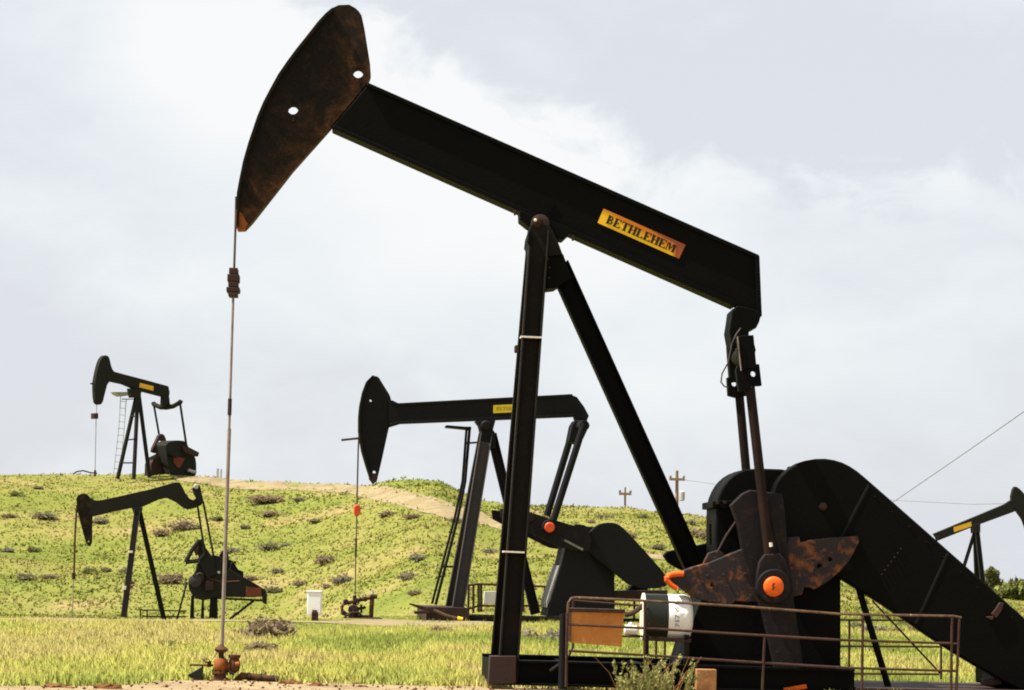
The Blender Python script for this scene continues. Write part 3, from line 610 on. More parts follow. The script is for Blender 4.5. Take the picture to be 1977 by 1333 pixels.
# reducer
A.plate('pedestal', [(1308, 1302), (1345, 1180), (1384, 1085), (1623, 1100), (1623, 1302)], -.62, .62, 'black')
A.plate('gearbox', [(1384, 1120), (1382, 980), (1389, 953), (1402, 930), (1420, 914), (1445, 904), (1530, 907), (1590, 935), (1640, 1000), (1640, 1120)], -.5, .5, 'black', None, .02, (), 1)
A.plate('gearbox_flange', [(1376, 968), (1396, 966), (1620, 978), (1620, 986), (1396, 982), (1376, 981)], -.53, .53, 'black')
A.pipe('breather_pipe', [(1371, 1012), (1372, 1052)], -.3, .014, 'black')
for u, v in ((1420, 968), (1400, 970), (1385, 971)): A.disc('flange_bolt', (u, v), -.56, -.52, [(0, .02), (1, .02)], 'darkpipe', None, 8)
A.plate('breather_cap', [(1524, 901), (1540, 898), (1540, 909), (1524, 909)], -.1, .1, 'black')
guard = [(1488, 985), (1492, 950), (1502, 925), (1522, 905), (1547, 891), (1585, 884.5), (1620, 890), (1648, 904), (1676, 927), (1977, 1192), (2040, 1250), (2056, 1290), (2050, 1330), (2020, 1352), (1985, 1340), (1917, 1305), (1817, 1245), (1720, 1177), (1622, 1116), (1540, 1070), (1505, 1030)]
gd = A.plate('belt_guard', guard, -.80, -.56, 'black', None, .02, (), 1)
A.disc('hub_bolt', (1590, 978), -.84, -.79, [(0, .018), (.4, .045), (1, .05)], 'brown', gd, 12)
for i in range(7): A.disc('guard_bolt', (1740-i*6.2, 1060+i*8.2), -.815, -.795, [(0, .008), (1, .011)], 'brown', gd, 6)
for pl in ([(1676, 935), (1680, 938), (1600, 1090), (1596, 1086)], [(1828, 1068), (1832, 1071), (1770, 1206), (1766, 1203)]): A.plate('panel_joint', pl, -.806, -.795, 'dark', gd, .003)
for i in range(9):
    u = 1690+i*33; A.disc('rim_bolt', (u, 950+(u-1690)*.884+9), -.812, -.795, [(0, .008), (1, .011)], 'dark', gd, 6)
A.plate('hasp', [(1921, 1192), (1914, 1186), (1922, 1176), (1930, 1163), (1939, 1165), (1934, 1180), (1924, 1194)], -.83, -.79, 'brown', gd)
A.plate('hinge', [(1904, 1191), (1919, 1190), (1917, 1198), (1910, 1196)], -.83, -.79, 'brown', gd)
# cranks, counterweights, pitmans
A.disc('crank_shaft', (1468, 992), -.98, .98, [(0, .16), (1, .16)], 'black')
crank = [(1411, 976), (1434, 953), (1449, 946), (1511, 954), (1515, 985), (1521, 1059), (1534, 1169), (1546, 1250), (1556, 1322), (1500, 1330), (1495, 1286), (1470, 1179), (1456, 1144), (1438, 1087), (1424, 1010)]
mirror_plate(A, 'crank_arm', crank, -1.06, -.88, 'crank', .012)
A.plate('crank_tip', [(1512, 1329), (1557, 1321), (1559, 1330), (1514, 1338)], -1.08, -.87, 'orange')
A.plate('crank_rib', [(1478, 962), (1494, 960), (1512, 1072), (1504, 1076)], -1.08, -1.055, 'crank')
wl = [(1292, 1107), (1312, 1104), (1340, 1094), (1367, 1087), (1398, 1074), (1431, 1061), (1470, 1062), (1519, 1052), (1521, 1038), (1543, 1036), (1545, 1048), (1568, 1043), (1612, 1038), (1657, 1035), (1659, 1046), (1648, 1069), (1636, 1088), (1622, 1103), (1604, 1119), (1586, 1131), (1571, 1139), (1564, 1134), (1553, 1134), (1549, 1148), (1535, 1152), (1490, 1160), (1443, 1163), (1419, 1160), (1415, 1168), (1390, 1166), (1367, 1162), (1341, 1155), (1310, 1134), (1296, 1122)]
cw = A.plate('counterweight', wl, -1.00, -.83, 'weight', None, .012, [(1375, 1130, .02), (1582, 1093, .026), (1602, 1080, .026)])
wf = [(1281, 1073), (1288, 1065), (1320, 1058), (1381, 1046), (1450, 1036), (1560, 1010), (1585, 1012), (1560, 1070), (1500, 1120), (1420, 1130), (1345, 1112), (1305, 1096), (1290, 1086)]
A.plate('counterweight', wf, .83, 1.0, 'black', None, .012)
A.pipe('painted_edge', [(1320, 1108), (1306, 1108.5), (1297, 1110), (1290, 1112.5), (1287, 1116), (1287.5, 1120), (1291, 1124.5), (1297, 1130), (1307, 1137)], -.99, .034, 'orange', cw, 10)
for u, v in ((1398, 1110), (1440, 1108), (1532, 1092), (1450, 1150), (1345, 1105), (1585, 1098), (1367, 1112)): A.disc('bolt', (u, v), -1.02, -.995, [(0, .016), (1, .02)], 'brown', cw, 8)
A.plate('lug', [(1358, 1088), (1368, 1068), (1388, 1062), (1398, 1070), (1390, 1080)], -.95, -.85, 'weight', cw)
A.pipe('lifting_strap', [(1384, 1068), (1402, 1034), (1420, 1008)], -.97, .014, 'brown', cw, 6)
A.beam('pitman_arm', (1448, 748), (1489, 1110), -1.14, -1.14, .115, .10, 'legbrown', None, 'c')
A.plate('pitman_end', [(1462, 1105), (1466, 1085), (1476, 1070), (1505, 1068), (1518, 1082), (1527, 1110), (1528, 1135), (1518, 1155), (1502, 1164), (1484, 1163), (1468, 1150), (1460, 1128)], -1.2, -1.08, 'crank', None, .015)
rg = A.disc('wrist_pin', (1494.5, 1133), -1.24, -1.1, [(0, .19), (.2, .205), (1, .205)], 'crank', None, 32)
A.disc('pin_cap', (1494.5, 1133), -1.285, -1.235, [(0, .085), (.25, .108), (.6, .118), (1, .118)], 'orange', rg, 28)
bm = bmesh.new(); q = A.L(1493, 1133, -1.29)
for a, b, c, d in ((-.006, .018, .02, .04), (-.012, .004, -.005, .02), (-.002, .020, -.02, -.005), (-.012, .006, -.04, -.02)): box(bm, q.x+a, q.x+b, -1.289, -1.283, q.z+c, q.z+d)
finish('chalk_mark', bm, 'brown', rg)
A.pipe('grease_fitting', [(1488, 1048), (1489, 1056)], -1.21, .02, 'cream')
A.beam('pitman_arm', (1427, 758), (1456, 1080), .80, .80, .11, .10, 'legside', None, 'c')
for w0, w1, box_, cl, hl in ((-1.24, -1.06, [(1424, 649), (1455, 647), (1461, 712), (1431, 713)], [(1421, 716), (1424, 706), (1466, 703), (1471, 745), (1452, 746), (1448, 752), (1427, 756)], (1455, 722)),
                             (.70, .88, [(1405, 668), (1432, 664), (1438, 736), (1410, 738)], [(1404, 729), (1440, 727), (1444, 764), (1420, 768), (1406, 764)], (1418, 741))):
    A.plate('pitman_head', box_, w0, w1, 'black')
    A.plate('pitman_clamp', cl, w0+.03, w1-.03, 'black', None, .006, [(*hl, .034)])
A.pipe('equalizer', [(1441, 676), (1428, 694)], [-1.2, .86], .11, 'legside', None, 12)
A.plate('tail_bearing', [(1414, 600), (1424, 590), (1458, 598), (1470, 606), (1466, 622), (1460, 634), (1446, 636), (1446, 668), (1414, 672), (1408, 640), (1411, 622)], -.26, .26, 'black', None, .01)
A.pipe('grease_hose', [(1430, 634), (1421, 646), (1413, 665), (1406, 700), (1394, 722), (1392, 738), (1398, 746), (1406, 749)], -.3, .009, 'cable', None, 6)
A.pipe('grease_hose', [(1424, 650), (1428, 690), (1431, 716)], -1.25, .008, 'rod', None, 6)
# guard brace, engine behind
A.pipe('guard_brace', [(1656, 1130), (1716, 1330)], -.66, .04, 'black', None, 8)
A.pipe('guard_stay', [(1684, 1160), (1815, 1300)], .3, .012, 'rail', None, 6)
pm = A.plate('prime_mover', [(1921, 1325), (1921, 1232), (1936, 1224), (2090, 1228), (2100, 1330)], -.5, .6, 'black', None, .02)
A.plate('top_rail', [(1922, 1243), (1990, 1246), (1990, 1251), (1922, 1249)], -.56, -.5, 'railtop', pm)
A.plate('end_plate', [(1921, 1233), (1928, 1233), (1928, 1252), (1921, 1252)], -.545, -.5, 'brown', pm)
A.plate('sill', [(1900, 1312), (1935, 1310), (1935, 1322), (1900, 1324)], -.7, -.5, 'darkpipe', pm)
A.plate('cross_timber', [(1953, 1314), (2030, 1316), (2030, 1326), (1953, 1324)], -.75, -.52, 'wood', pm)
# ------------------------------------------------------------------ things around it
def rail_thing(label, runs, posts, rig, w, r, m, mt=None, name='guard_railing', group=None):
    root = bpy.data.objects.new(name, None); COL.objects.link(root); root.location = rig.o; root.rotation_euler = (0, 0, rig.th); tag(root, label, 'railing', group)
    for i, pl in enumerate(runs): rig.pipe('rail', pl, w, r, (mt if mt and i == 0 else m), root)
    for pl in posts: rig.pipe('post', pl, w, r*1.1, m, root)
    return root
rail_thing('rusty pipe railing in front of the near machine\'s cranks', [
    [(1096, 1186), (1097, 1165), (1103, 1155), (1112, 1154), (1242, 1160), (1430, 1171), (1622, 1186), (1840, 1190), (1856, 1193)],
    [(1097, 1206), (1242, 1213), (1400, 1223), (1622, 1236), (1848, 1243)], [(1098, 1257), (1242, 1265), (1330, 1271), (1552, 1285), (1640, 1290), (1846, 1296)]],
    [[(1095, 1184), (1093, 1326)], [(1245, 1162), (1244, 1330)], [(1476, 1228), (1472, 1332)], [(1666, 1188), (1664, 1338)], [(1838, 1190), (1836, 1342)], [(1852, 1193), (1846, 1342)]], A, -1.72, .0145, 'rail', 'railtop')
rail_thing('second rusty railing on the far side of the near machine', [
    [(1107, 1160), (1330, 1177), (1622, 1197), (1749, 1198), (1817, 1200)], [(1097, 1225), (1242, 1230), (1400, 1238), (1622, 1248), (1817, 1249)], [(1640, 1301), (1813, 1302)]],
    [[(1107, 1160), (1106, 1250), (1096, 1272), (1096, 1295)], [(1268, 1172), (1266, 1300)], [(1285, 1173), (1283, 1300)], [(1640, 1199), (1639, 1312)], [(1817, 1200), (1817, 1312)]], A, 1.45, .0135, 'rail')
def thing(name, rig, label, cat, group=None, base=None):
    r_ = bpy.data.objects.new(name, None); COL.objects.link(r_); r_.location = rig.o; r_.rotation_euler = (0, 0, rig.th); tag(r_, label, cat, group); return r_
cbx = thing('control_box', A, 'rust coloured flat control box hung inside the front railing on a dark post', 'control box')
A.plate('cabinet', [(1101, 1180), (1205, 1182), (1200, 1250), (1192, 1248), (1101, 1241)], -1.58, -1.38, 'tan', cbx, .012)
A.plate('lid', [(1098, 1174), (1207, 1177), (1207, 1184), (1098, 1181)], -1.61, -1.36, 'darkpipe', cbx, .006)
A.plate('edge_strip', [(1097, 1181), (1101.5, 1181), (1102, 1240), (1097, 1238)], -1.6, -1.4, 'railtop', cbx, .003)
A.pipe('post', [(1088, 1186), (1085, 1330)], -1.45, .045, 'dark', cbx, 10)
A.pipe('bracket', [(1087, 1190), (1100, 1190)], -1.46, .02, 'dark', cbx, 6)
A.pipe('conduit', [(1084, 1280), (1062, 1296)], -1.2, .022, 'dark', cbx, 6)
dr = thing('chemical_drum', A, 'black and white drum lying on a stand beside the near machine\'s pedestal', 'drum')
c0, c1, c2 = A.L(1241, 1191, -.75), A.L(1287, 1192, -.75), A.L(1336, 1194, -.75)
ax = (c2-c0).normalized(); r0 = .272; ln = (c2-c0).length; l1 = (c1-c0).length
bm = bmesh.new(); lathe(bm, c0, ax, [(.0, r0*.9), (.012, r0+.004), (.03, r0+.004), (.04, r0), (l1, r0)], 40); finish('dark_half', bm, 'drumdark', dr)
bm = bmesh.new(); lathe(bm, c0, ax, [(l1, r0+.003), (ln-.10, r0+.003), (ln-.06, r0-.01), (ln-.02, r0*.8), (ln, r0*.5)], 40); finish('white_half', bm, 'white', dr)
bm = bmesh.new(); lathe(bm, c0, ax, [(-.012, r0-.03), (-.01, r0+.006), (.008, r0+.006), (.01, r0-.03)], 40); finish('rim', bm, 'cream', dr)
for u, v in ((1251, 1174), (1253, 1206)): A.disc('plug', (u, v), -1.035, -.98, [(0, .012), (1, .016)], 'brown', dr, 8)
lettering('lettering', dr, '717 61', A.L(1312, 1213, -1.028), Vector((-.05, 0, .998)), Vector((-.998, 0, -.05)), .05, .30, Vector((0, -1, 0)), 'grey')
for u in (1248, 1326):
    for w in (-.98, -.52):
        bm = bmesh.new(); p0, p1 = A.L(u, 1226, w), A.L(u-2, 1325, w); bar(bm, p0, p1, .06, .05); finish('stand_leg', bm, 'legside', dr, .004)
for w in (-.98, -.52):
    bm = bmesh.new(); bar(bm, A.L(1240, 1233, w), A.L(1334, 1237, w), .05, .05); finish('stand_rail', bm, 'brown', dr, .004)
A.pipe('brace', [(1246, 1270), (1268, 1296)], -.98, .016, 'railtop', dr, 6)
A.pipe('feed_pipe', [(1243, 1168), (1228, 1180), (1216, 1186), (1206, 1188)], -.75, .03, 'darkpipe', dr, 8)
cn = thing('canister', A, 'small white canister with a round cap between the control box and drum', 'canister')
bm = bmesh.new(); q = A.L(1205, 1216, -1.0); q2 = A.L(1231, 1217, -1.0); d = (q2-q); lathe(bm, q, d, [(0, .03), (.01, .055), (d.length*.9, .055), (d.length, .035)], 16); finish('body', bm, 'white', cn)
bm = bmesh.new(); q = A.L(1217, 1206, -1.0); lathe(bm, q+Vector((0, 0, -.03)), (0, 0, 1), [(0, .012), (.012, .024), (.03, .028), (.048, .022), (.056, .006)], 12); finish('cap', bm, 'white', cn)
A.pipe('bracket', [(1206, 1224), (1247, 1230)], -.98, .012, 'rail', cn, 6)
tb = A.plate('timber_block', [(1345, 1292), (1384, 1293), (1383, 1334), (1344, 1333)], -1.35, -1.18, 'wood', None, .01); 
mw = Matrix.LocRotScale(A.o, Matrix.Rotation(A.th, 3, 'Z').to_quaternion(), None); tb.parent = None; tb.matrix_world = mw
tag(tb, 'short upright timber block standing before the near machine\'s black base', 'timber')
# wellhead under the nearest rod
W = thing('wellhead', A, 'rusty orange wellhead at the foot of the nearest rod with valves and side pipe', 'wellhead')
def col(name, c, prof, m, n=18, w=0):
    """vertical turned part; prof [(v px, radius px)]"""
    bm = bmesh.new(); q = A.L(c, prof[0][0], w); z0 = q.z
    lathe(bm, q, (0, 0, 1), [(A.L(c, v, w).z-z0, r/161.0) for v, r in prof], n); return finish(name, bm, m, W)
col('casing', 424, [(1345, 14), (1322, 14), (1321, 17), (1313, 17), (1312, 12), (1298, 11.5)], 'rustpipe')
col('tubing_head', 426.5, [(1299, 9), (1296, 12), (1286, 14), (1276, 13), (1271, 9)], 'orangerust')
col('stuffing_box', 427, [(1272, 5.5), (1262, 5), (1260, 7)], 'darkpipe')
col('gland', 427, [(1261, 6), (1258, 11), (1254, 13.5), (1251, 11), (1247, 5), (1244, 3)], 'rustpipe')
A.pipe('inlet_pipe', [(366, 1284), (412, 1285)], 0, .012, 'rustpipe', W); A.pipe('valve_stem', [(404, 1277), (404, 1288)], 0, .026, 'darkpipe', W)
A.plate('valve_hood', [(361, 1304), (390, 1287), (391, 1322), (386, 1322)], -.10, .10, 'drumdark', W)
A.pipe('support', [(391, 1286), (390, 1330)], 0, .011, 'darkpipe', W)
A.pipe('nipple', [(432, 1288), (450, 1287)], 0, .05, 'orangerust', W, 12)
col('valve', 452, [(1300, 3), (1296, 9), (1290, 11.5), (1278, 11), (1272, 8.5), (1270, 11.5), (1265, 12), (1264, 8)], 'rustpipe')
A.pipe('bonnet', [(455, 1283), (463, 1282)], [-.09, -.1], .03, 'orangerust', W, 10)
A.pipe('flange', [(426, 1318), (440, 1318)], -.02, .06, 'redpanel', W, 12)
A.pipe('flow_line', [(458, 1330), (459, 1312), (466, 1305), (490, 1308), (520, 1311), (538, 1312)], 0, .045, 'rustpipe', W, 10)
A.pipe('flow_line', [(532, 1312), (526, 1318), (527, 1334)], 0, .035, 'darkpipe', W, 10)
for v, rr in ((1299, 15), (1313, 18), (1321, 18)): col('flange', 425, [(v+2, rr*.95), (v+1.6, rr), (v-1.6, rr), (v-2, rr*.95)], 'rustpipe')
for i in range(8):
    a = i*math.pi/4; q = A.L(425, 1298, 0); bm = bmesh.new(); c = q+Vector((math.cos(a)*.085, math.sin(a)*.085, -.04)); tube(bm, [c, c+Vector((0, 0, .075))], .009, 6); finish('bolt', bm, 'darkpipe', W)
for u in (478, 500, 524): A.pipe('pipe_collar', [(u, 1306.3+(u-466)*.1), (u+5, 1306.8+(u-466)*.1)], 0, .057, 'darkpipe', W, 10)
A.pipe('hand_wheel', [(394, 1276), (400, 1272), (406, 1276), (400, 1280), (394, 1276)], -.03, .008, 'darkpipe', W, 6)
A.pipe('drain_cock', [(440, 1292), (446, 1300), (452, 1302)], -.05, .02, 'darkpipe', W, 8)
A.pipe('handle', [(506, 1309), (505, 1300), (511, 1304), (514, 1298)], 0, .012, 'darkpipe', W, 6)
def rock(u, v, wpx, label, ymin=25, flat=.4, seed=0, m='clod'):
    p = onto(u, v, ymin, 90) if v < 1320 else None
    if p is None:
        kx, kz = ray(u, v); Y = -CH/kz; p = Vector((kx*Y, Y, tz(kx*Y, Y)))
    bm = bmesh.new(); bmesh.ops.create_icosphere(bm, subdivisions=3, radius=.5); rd = random.Random(seed)
    for vt in bm.verts:
        c = vt.co; k = 1+.5*(vnoise(c.x*5+seed, c.y*5+c.z*3, seed)-.5)+.35*(vnoise(c.x*13+seed, c.y*13+c.z*9, seed+3)-.5); vt.co = Vector((c.x*k, c.y*k*.7, c.z*k*flat))
    o = finish('dirt_clod', bm, m, None, 0, False); s = wpx/F*p.y; o.location = p; o.scale = (s, s, s); tag(o, label, 'dirt clod'); return o
for i, (u, v, w, l) in enumerate([(105, 1328, 46, 'reddish brown dirt clod at the bottom edge in the far left corner'), (136, 1329, 26, 'small brown clod right of the reddish clod at lower left'), (210, 1330, 56, 'low brown dirt heap between the left clods and the wellhead'),
    (560, 1321, 44, 'dark brown clod lying just right of the wellhead flow line'), (610, 1325, 34, 'low brown clod on the dirt road right of the flow line'), (1146, 1326, 46, 'pale pinkish clod beside the weed at the base of the railing'), (1118, 1330, 24, 'small tan clod left of the pale pinkish one'), (1178, 1331, 30, 'small tan clod between the pinkish one and the weed'), (700, 1328, 24, 'small brown clod alone on the road below the meadow')]):
    rock(u, v, w, l, seed=i)
# =================================================================== 2: the middle machine
B = Rig('pump_jack', 930, 76.0, tz(-.6, 76), 6.0, 'mid sized black pumping unit with level beam behind the front leg of the nearest', 'pump jack', 'oil pumping units')
headB = [(720, 726), (730.5, 727), (738, 740), (757, 770), (757, 800), (753, 817), (747, 844), (737, 890), (728, 928), (721, 934), (714, 924), (706, 897), (698.5, 871.6), (694, 845), (692.6, 832), (692.8, 805), (694.6, 785), (700, 758), (708, 737)]
hb = B.plate('horse_head', headB, -.15, .15, 'dark', None, .015, [(716, 773.5, .035), (723, 912, .045)], 1)
B.plate('tip', [(714, 914), (731, 914), (728, 929), (721, 935), (713, 925)], -.158, .158, 'brown', hb)
arcB = [(714, 922), (706, 897), (698.5, 871), (694, 845), (692.4, 832), (692.6, 805), (694.4, 785), (700, 757), (708, 736), (719, 725)]
B.plate('face_plate', arcB+[(u+4, v) for u, v in arcB[::-1]], -.24, .24, 'legside', hb, .005)
B.pipe('stop_bar', [(659, 850), (697, 846)], -.2, .03, 'brown', hb)
bm = bmesh.new(); prism(bm, B.P([(750, 775), (757, 773), (772, 780), (1104, 763), (1114, 767), (1128, 786), (1137, 803), (1133, 813), (1112, 813), (1109, 803), (913, 812), (774, 817), (752, 823)], -.2), -.2, .2)
prism(bm, B.P([(756, 779), (772, 778.5), (1105, 761), (1105, 765.5), (772, 783)], -.24), -.24, .24); prism(bm, B.P([(753, 824.5), (752, 819), (774, 813.5), (1109, 799.5), (1109, 804.5), (774, 818)], -.24), -.24, .24)
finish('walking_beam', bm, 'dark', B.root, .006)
sign(B, [(952, 798), (1024, 795), (1025, 779.5), (952.5, 782.7)], -.215, .01, 'yellow', 'BETHLEHEM', 'fade', (.08, .92, .26, .74))
B.plate('post_cap', [(919, 813), (957, 811), (952, 830), (957, 838), (957, 866), (938, 869), (926, 846), (929, 834), (926, 822)], -.3, .3, 'dark')
B.disc('centre_bearing', (938, 822), -.4, .4, [(0, .1), (.05, .14), (.95, .14), (1, .1)], 'dark')
fb = legs(B, 'samson_leg', (939, 838), (882, 1188), .25, 1.1, .31, .25, 'litblack')
B.plate('foot', [(870, 1184), (893, 1183), (894, 1202), (869, 1203)], -1.35, -.9, 'brown', fb[0])
B.beam('rear_leg', (949, 838), (1034, 1186), 0, 0, .25, .25, 'dark')
ld = B.pipe('ladder', [(907, 824), (898, 930), (884, 1000), (841, 1168)], .9, .04, 'dark', None, 8)
B.pipe('ladder_rail', [(901, 824), (893, 930), (878, 1000), (834, 1166)], 1.2, .035, 'dark', ld, 8)
B.plate('ladder_platform', [(862, 821), (910, 825), (910, 830), (862, 825)], .7, 1.3, 'dark', ld)
B.pipe('ladder_stay', [(901, 856), (930, 854)], [.9, .3], .03, 'dark', ld, 6); B.pipe('ladder_stay', [(855, 1094), (880, 1095)], .9, .03, 'dark', ld, 6)
for w in (-1.1, 1.1):
    bm = bmesh.new(); bar(bm, B.L(866, 1195, -1.1)+Vector((0, w+1.1, 0)), B.L(1290, 1206, -1.1)+Vector((0, w+1.1, 0)), .2, .22); finish('skid_beam', bm, 'dark', B.root, .005)
B.plate('concrete_pad', [(824, 1172), (905, 1174), (905, 1204), (822, 1202)], -1.8, 1.6, 'darkpipe')
pb = B.plate('pedestal', [(1055, 1190), (1082, 1096), (1092, 1052), (1140, 1040), (1186, 1062), (1187, 1192)], -.75, .75, 'dark', None, .01)
B.plate('gearbox', [(1090, 1072), (1098, 1024), (1120, 1016), (1160, 1018), (1190, 1050), (1186, 1090)], -.6, .6, 'dark', None, .03)
B.plate('belt_guard', chaikin([(1134, 1036), (1140, 1026), (1148, 1018), (1160, 1011), (1178, 1008.5), (1194, 1012), (1207, 1023), (1240, 1058), (1284, 1108), (1290, 1122), (1284, 1136), (1225, 1137), (1180, 1101), (1140, 1071), (1132, 1050)], 1), -1.02, -.75, 'dark', None, .02)
B.plate('crank_arm', [(966, 982), (1016, 986.5), (1060, 1001), (1100, 1013), (1134, 1021), (1142, 1040), (1138, 1066), (1110, 1063), (1081, 1057), (1014, 1024), (968, 1000)], -1.25, -1.08, 'crank', None, .015)
bm = bmesh.new(); prism(bm, B.P([(966, 982), (1016, 986.5), (1060, 1001), (1134, 1021), (1138, 1066), (1081, 1057), (1014, 1024), (968, 1000)], -1.25), 1.08, 1.25); finish('crank_arm', bm, 'crank', B.root, .015)
B.plate('counterweight', [(968, 990), (975, 985), (1030, 991), (1034, 1004), (1018, 1012), (975, 998)], -1.36, -1.2, 'crank', None, .015)
B.plate('crank_rib', [(1090, 1041), (1127, 1060), (1125, 1064), (1089, 1045)], -1.3, -1.24, 'grey')
B.plate('lug', [(1108, 1017), (1112, 1012), (1128, 1014), (1140, 1022), (1132, 1028)], -1.2, -1.0, 'crank')
wpB = B.disc('wrist_pin', (1061.5, 1017), -1.46, -1.24, [(0, .17), (1, .19)], 'crank', None, 24)
B.disc('pin_cap', (1061.5, 1018.5), -1.52, -1.45, [(0, .11), (.4, .135), (1, .135)], 'redor', wpB, 24)
B.beam('pitman_arm', (1128, 818), (1068, 1006), -1.34, -1.34, .19, .16, 'dark', None, 'c')
B.beam('pitman_arm', (1110, 818), (1056, 996), .95, .95, .19, .16, 'dark', None, 'c')
B.plate('equalizer', [(1104, 822), (1110, 812), (1134, 812), (1138, 822), (1127, 846), (1117, 858), (1098, 852)], -.35, .35, 'dark', None, .02)
B.pipe('equalizer_bar', [(1129, 822), (1111, 822)], [-1.4, 1.0], .13, 'dark', None, 10)
B.pipe('bridle_cable', [(693, 838), (691.5, 870), (689, 974)], -.1, .022, 'cable'); B.pipe('bridle_cable', [(693, 838), (691.5, 870), (689, 974)], .1, .022, 'cable')
B.plate('carrier_bar', chaikin([(683, 976), (694, 974), (697, 985), (693, 998), (684, 996)], 1), -.15, .15, 'redor', None, .02)
B.pipe('polished_rod', [(688.6, 996), (686.8, 1080), (685.5, 1162)], 0, .017, 'cable')
B.pipe('rod_collar', [(687.6, 1040), (686.9, 1076)], 0, .026, 'brown')
pm = B.plate('motor_base', [(1186, 1141), (1288, 1140), (1288, 1149), (1230, 1158), (1186, 1160)], -.6, .6, 'brown'); B.plate('motor', [(1210, 1143), (1224, 1128), (1250, 1128), (1252, 1142)], .0, .5, 'dark', pm)
for u in (1225, 1249, 1262): B.pipe('support_leg', [(u, 1150), (u-1, 1206)], .3, .03, 'dark', pm)
B.plate('lit_strip', [(1079, 1092), (1082, 1093), (1062, 1160), (1056, 1174), (1056, 1160)], -.70, .70, 'grey', pb)  # pale strip painted as the sunlit left face of the pedestal
rail_thing('low dark cage railing at the foot of the middle machine\'s rear leg', [[(905, 1130), (924, 1128), (1060, 1133), (1090, 1136)], [(905, 1176), (924, 1170), (1062, 1170), (1090, 1172)]],
    [[(905, 1130), (904, 1186)], [(914, 1129), (914, 1184)], [(924, 1128), (924, 1182)], [(929, 1128), (929, 1182)], [(1010, 1132), (1010, 1182)], [(1052, 1133), (1052, 1182)], [(1062, 1134), (1062, 1182)]], B, 2.6, .03, 'darkpipe')
wsht = B.plate('white_panel', [(935, 1142), (968, 1142), (968, 1166), (934, 1166)], 2.85, 2.95, 'white', None, .005); wsht.parent = None
wsht.matrix_world = Matrix.LocRotScale(B.o, Matrix.Rotation(B.th, 3, 'Z').to_quaternion(), None); tag(wsht, 'white panel leaning behind the cage railing of the middle machine', 'panel')
pr = thing('loose_pipe', B, 'pale pipe with a yellow end lying before the middle machine\'s front foot', 'pipe'); B.pipe('pipe', [(838, 1178), (860, 1188), (886, 1195)], -2.2, .035, 'railtop', pr); B.pipe('end', [(883, 1194), (893, 1196)], -2.2, .05, 'yellow', pr)
pr = thing('loose_plank', B, 'brown plank propped against the concrete footing left of the middle machine', 'plank'); B.plate('board', [(789, 1167), (793, 1165), (846, 1178), (850, 1184), (800, 1186), (800, 1180), (820, 1180)], -1.95, -1.85, 'darkpipe', pr)
w2 = thing('wellhead', B, 'dark wellhead with curved pipe and bent arm below the middle machine\'s rod', 'wellhead')
B.pipe('casing', [(683, 1204), (683, 1172)], 0, .10, 'darkpipe', w2, 12); B.pipe('stuffing_box', [(684, 1174), (684.5, 1150)], 0, .05, 'darkpipe', w2, 10)
B.pipe('curved_pipe', [(683, 1188), (668, 1186), (661, 1180), (660, 1172), (664, 1166), (690, 1160), (722, 1153)], 0, .05, 'rustpipe', w2, 10)
B.pipe('riser', [(716, 1203), (717, 1180), (719, 1148)], 0, .06, 'rustpipe', w2, 10); B.pipe('cap', [(719, 1147), (719, 1140)], 0, .035, 'palegrey', w2, 8); B.pipe('cross_tee', [(714, 1153), (728, 1152)], 0, .065, 'darkpipe', w2, 10)
B.pipe('hand_wheel', [(700, 1150), (706, 1148), (706, 1156), (700, 1156), (700, 1150)], 0, .025, 'grey', w2, 6)
B.pipe('valve', [(690, 1176), (702, 1174), (706, 1172)], 0, .04, 'darkpipe', w2, 8); B.pipe('valve_stem', [(697, 1168), (698, 1184)], 0, .03, 'darkpipe', w2, 8); B.pipe('drain', [(695, 1188), (696, 1202)], 0, .06, 'rustpipe', w2, 8)
B.pipe('bypass', [(668, 1200), (667, 1190), (676, 1184), (692, 1183), (700, 1190), (712, 1190)], -.2, .035, 'darkpipe', w2, 8); B.pipe('gauge', [(692, 1166), (692, 1158), (698, 1155)], -.1, .04, 'darkpipe', w2, 8)
for u, v, q in ((668, 1162, .075), (690, 1160, .075), (705, 1157, .07), (683, 1178, .15), (683, 1190, .15), (664, 1184, .07)): B.disc('flange', (u, v), -.09, .09, [(0, q*.8), (.3, q), (.7, q), (1, q*.8)], 'darkpipe', w2, 10)
B.plate('footing', [(648, 1199), (664, 1194), (738, 1193), (741, 1203), (720, 1206), (650, 1206)], -.5, .5, 'darkpipe', w2, .03)
# =================================================================== 3: machine in the dip at the left
Cg = Rig('pump_jack', 270, 115.0, tz(-15.0, 115), 8.0, 'small black pumping unit below the hill with hooked tail beam pointing upward', 'pump jack', 'oil pumping units')
hc = Cg.plate('horse_head', chaikin([(148, 962), (152, 956), (158, 953), (166, 953), (172, 958), (177, 965), (180, 985), (178, 1010), (178.6, 1046), (175, 1054), (171.6, 1056), (165, 1046), (156.5, 1014.7), (149.5, 988)], 1), -.15, .15, 'rustblack', None, .02, [(171, 1046, .035)])
Cg.plate('face_plate', [(165, 1046), (156.5, 1014.7), (149.5, 988), (147, 964), (151, 955), (154.5, 957), (151, 966), (153, 988), (160, 1014.7), (168, 1044)], -.22, .22, 'far', hc)
bm = bmesh.new(); prism(bm, Cg.P([(174, 961), (182, 966), (190, 967), (226, 959.5), (290, 945), (338, 931.5), (347, 932), (353, 942), (359, 954), (366, 963), (373, 966), (378, 963), (380, 950), (388, 947), (391, 958), (393, 970), (388, 976), (377, 981), (363.5, 984), (354, 981), (340, 970), (322, 961.5), (306, 965), (270, 981), (252, 981.5), (215, 989), (178, 998)], -.17), -.17, .17); finish('walking_beam', bm, 'far', Cg.root, .01)
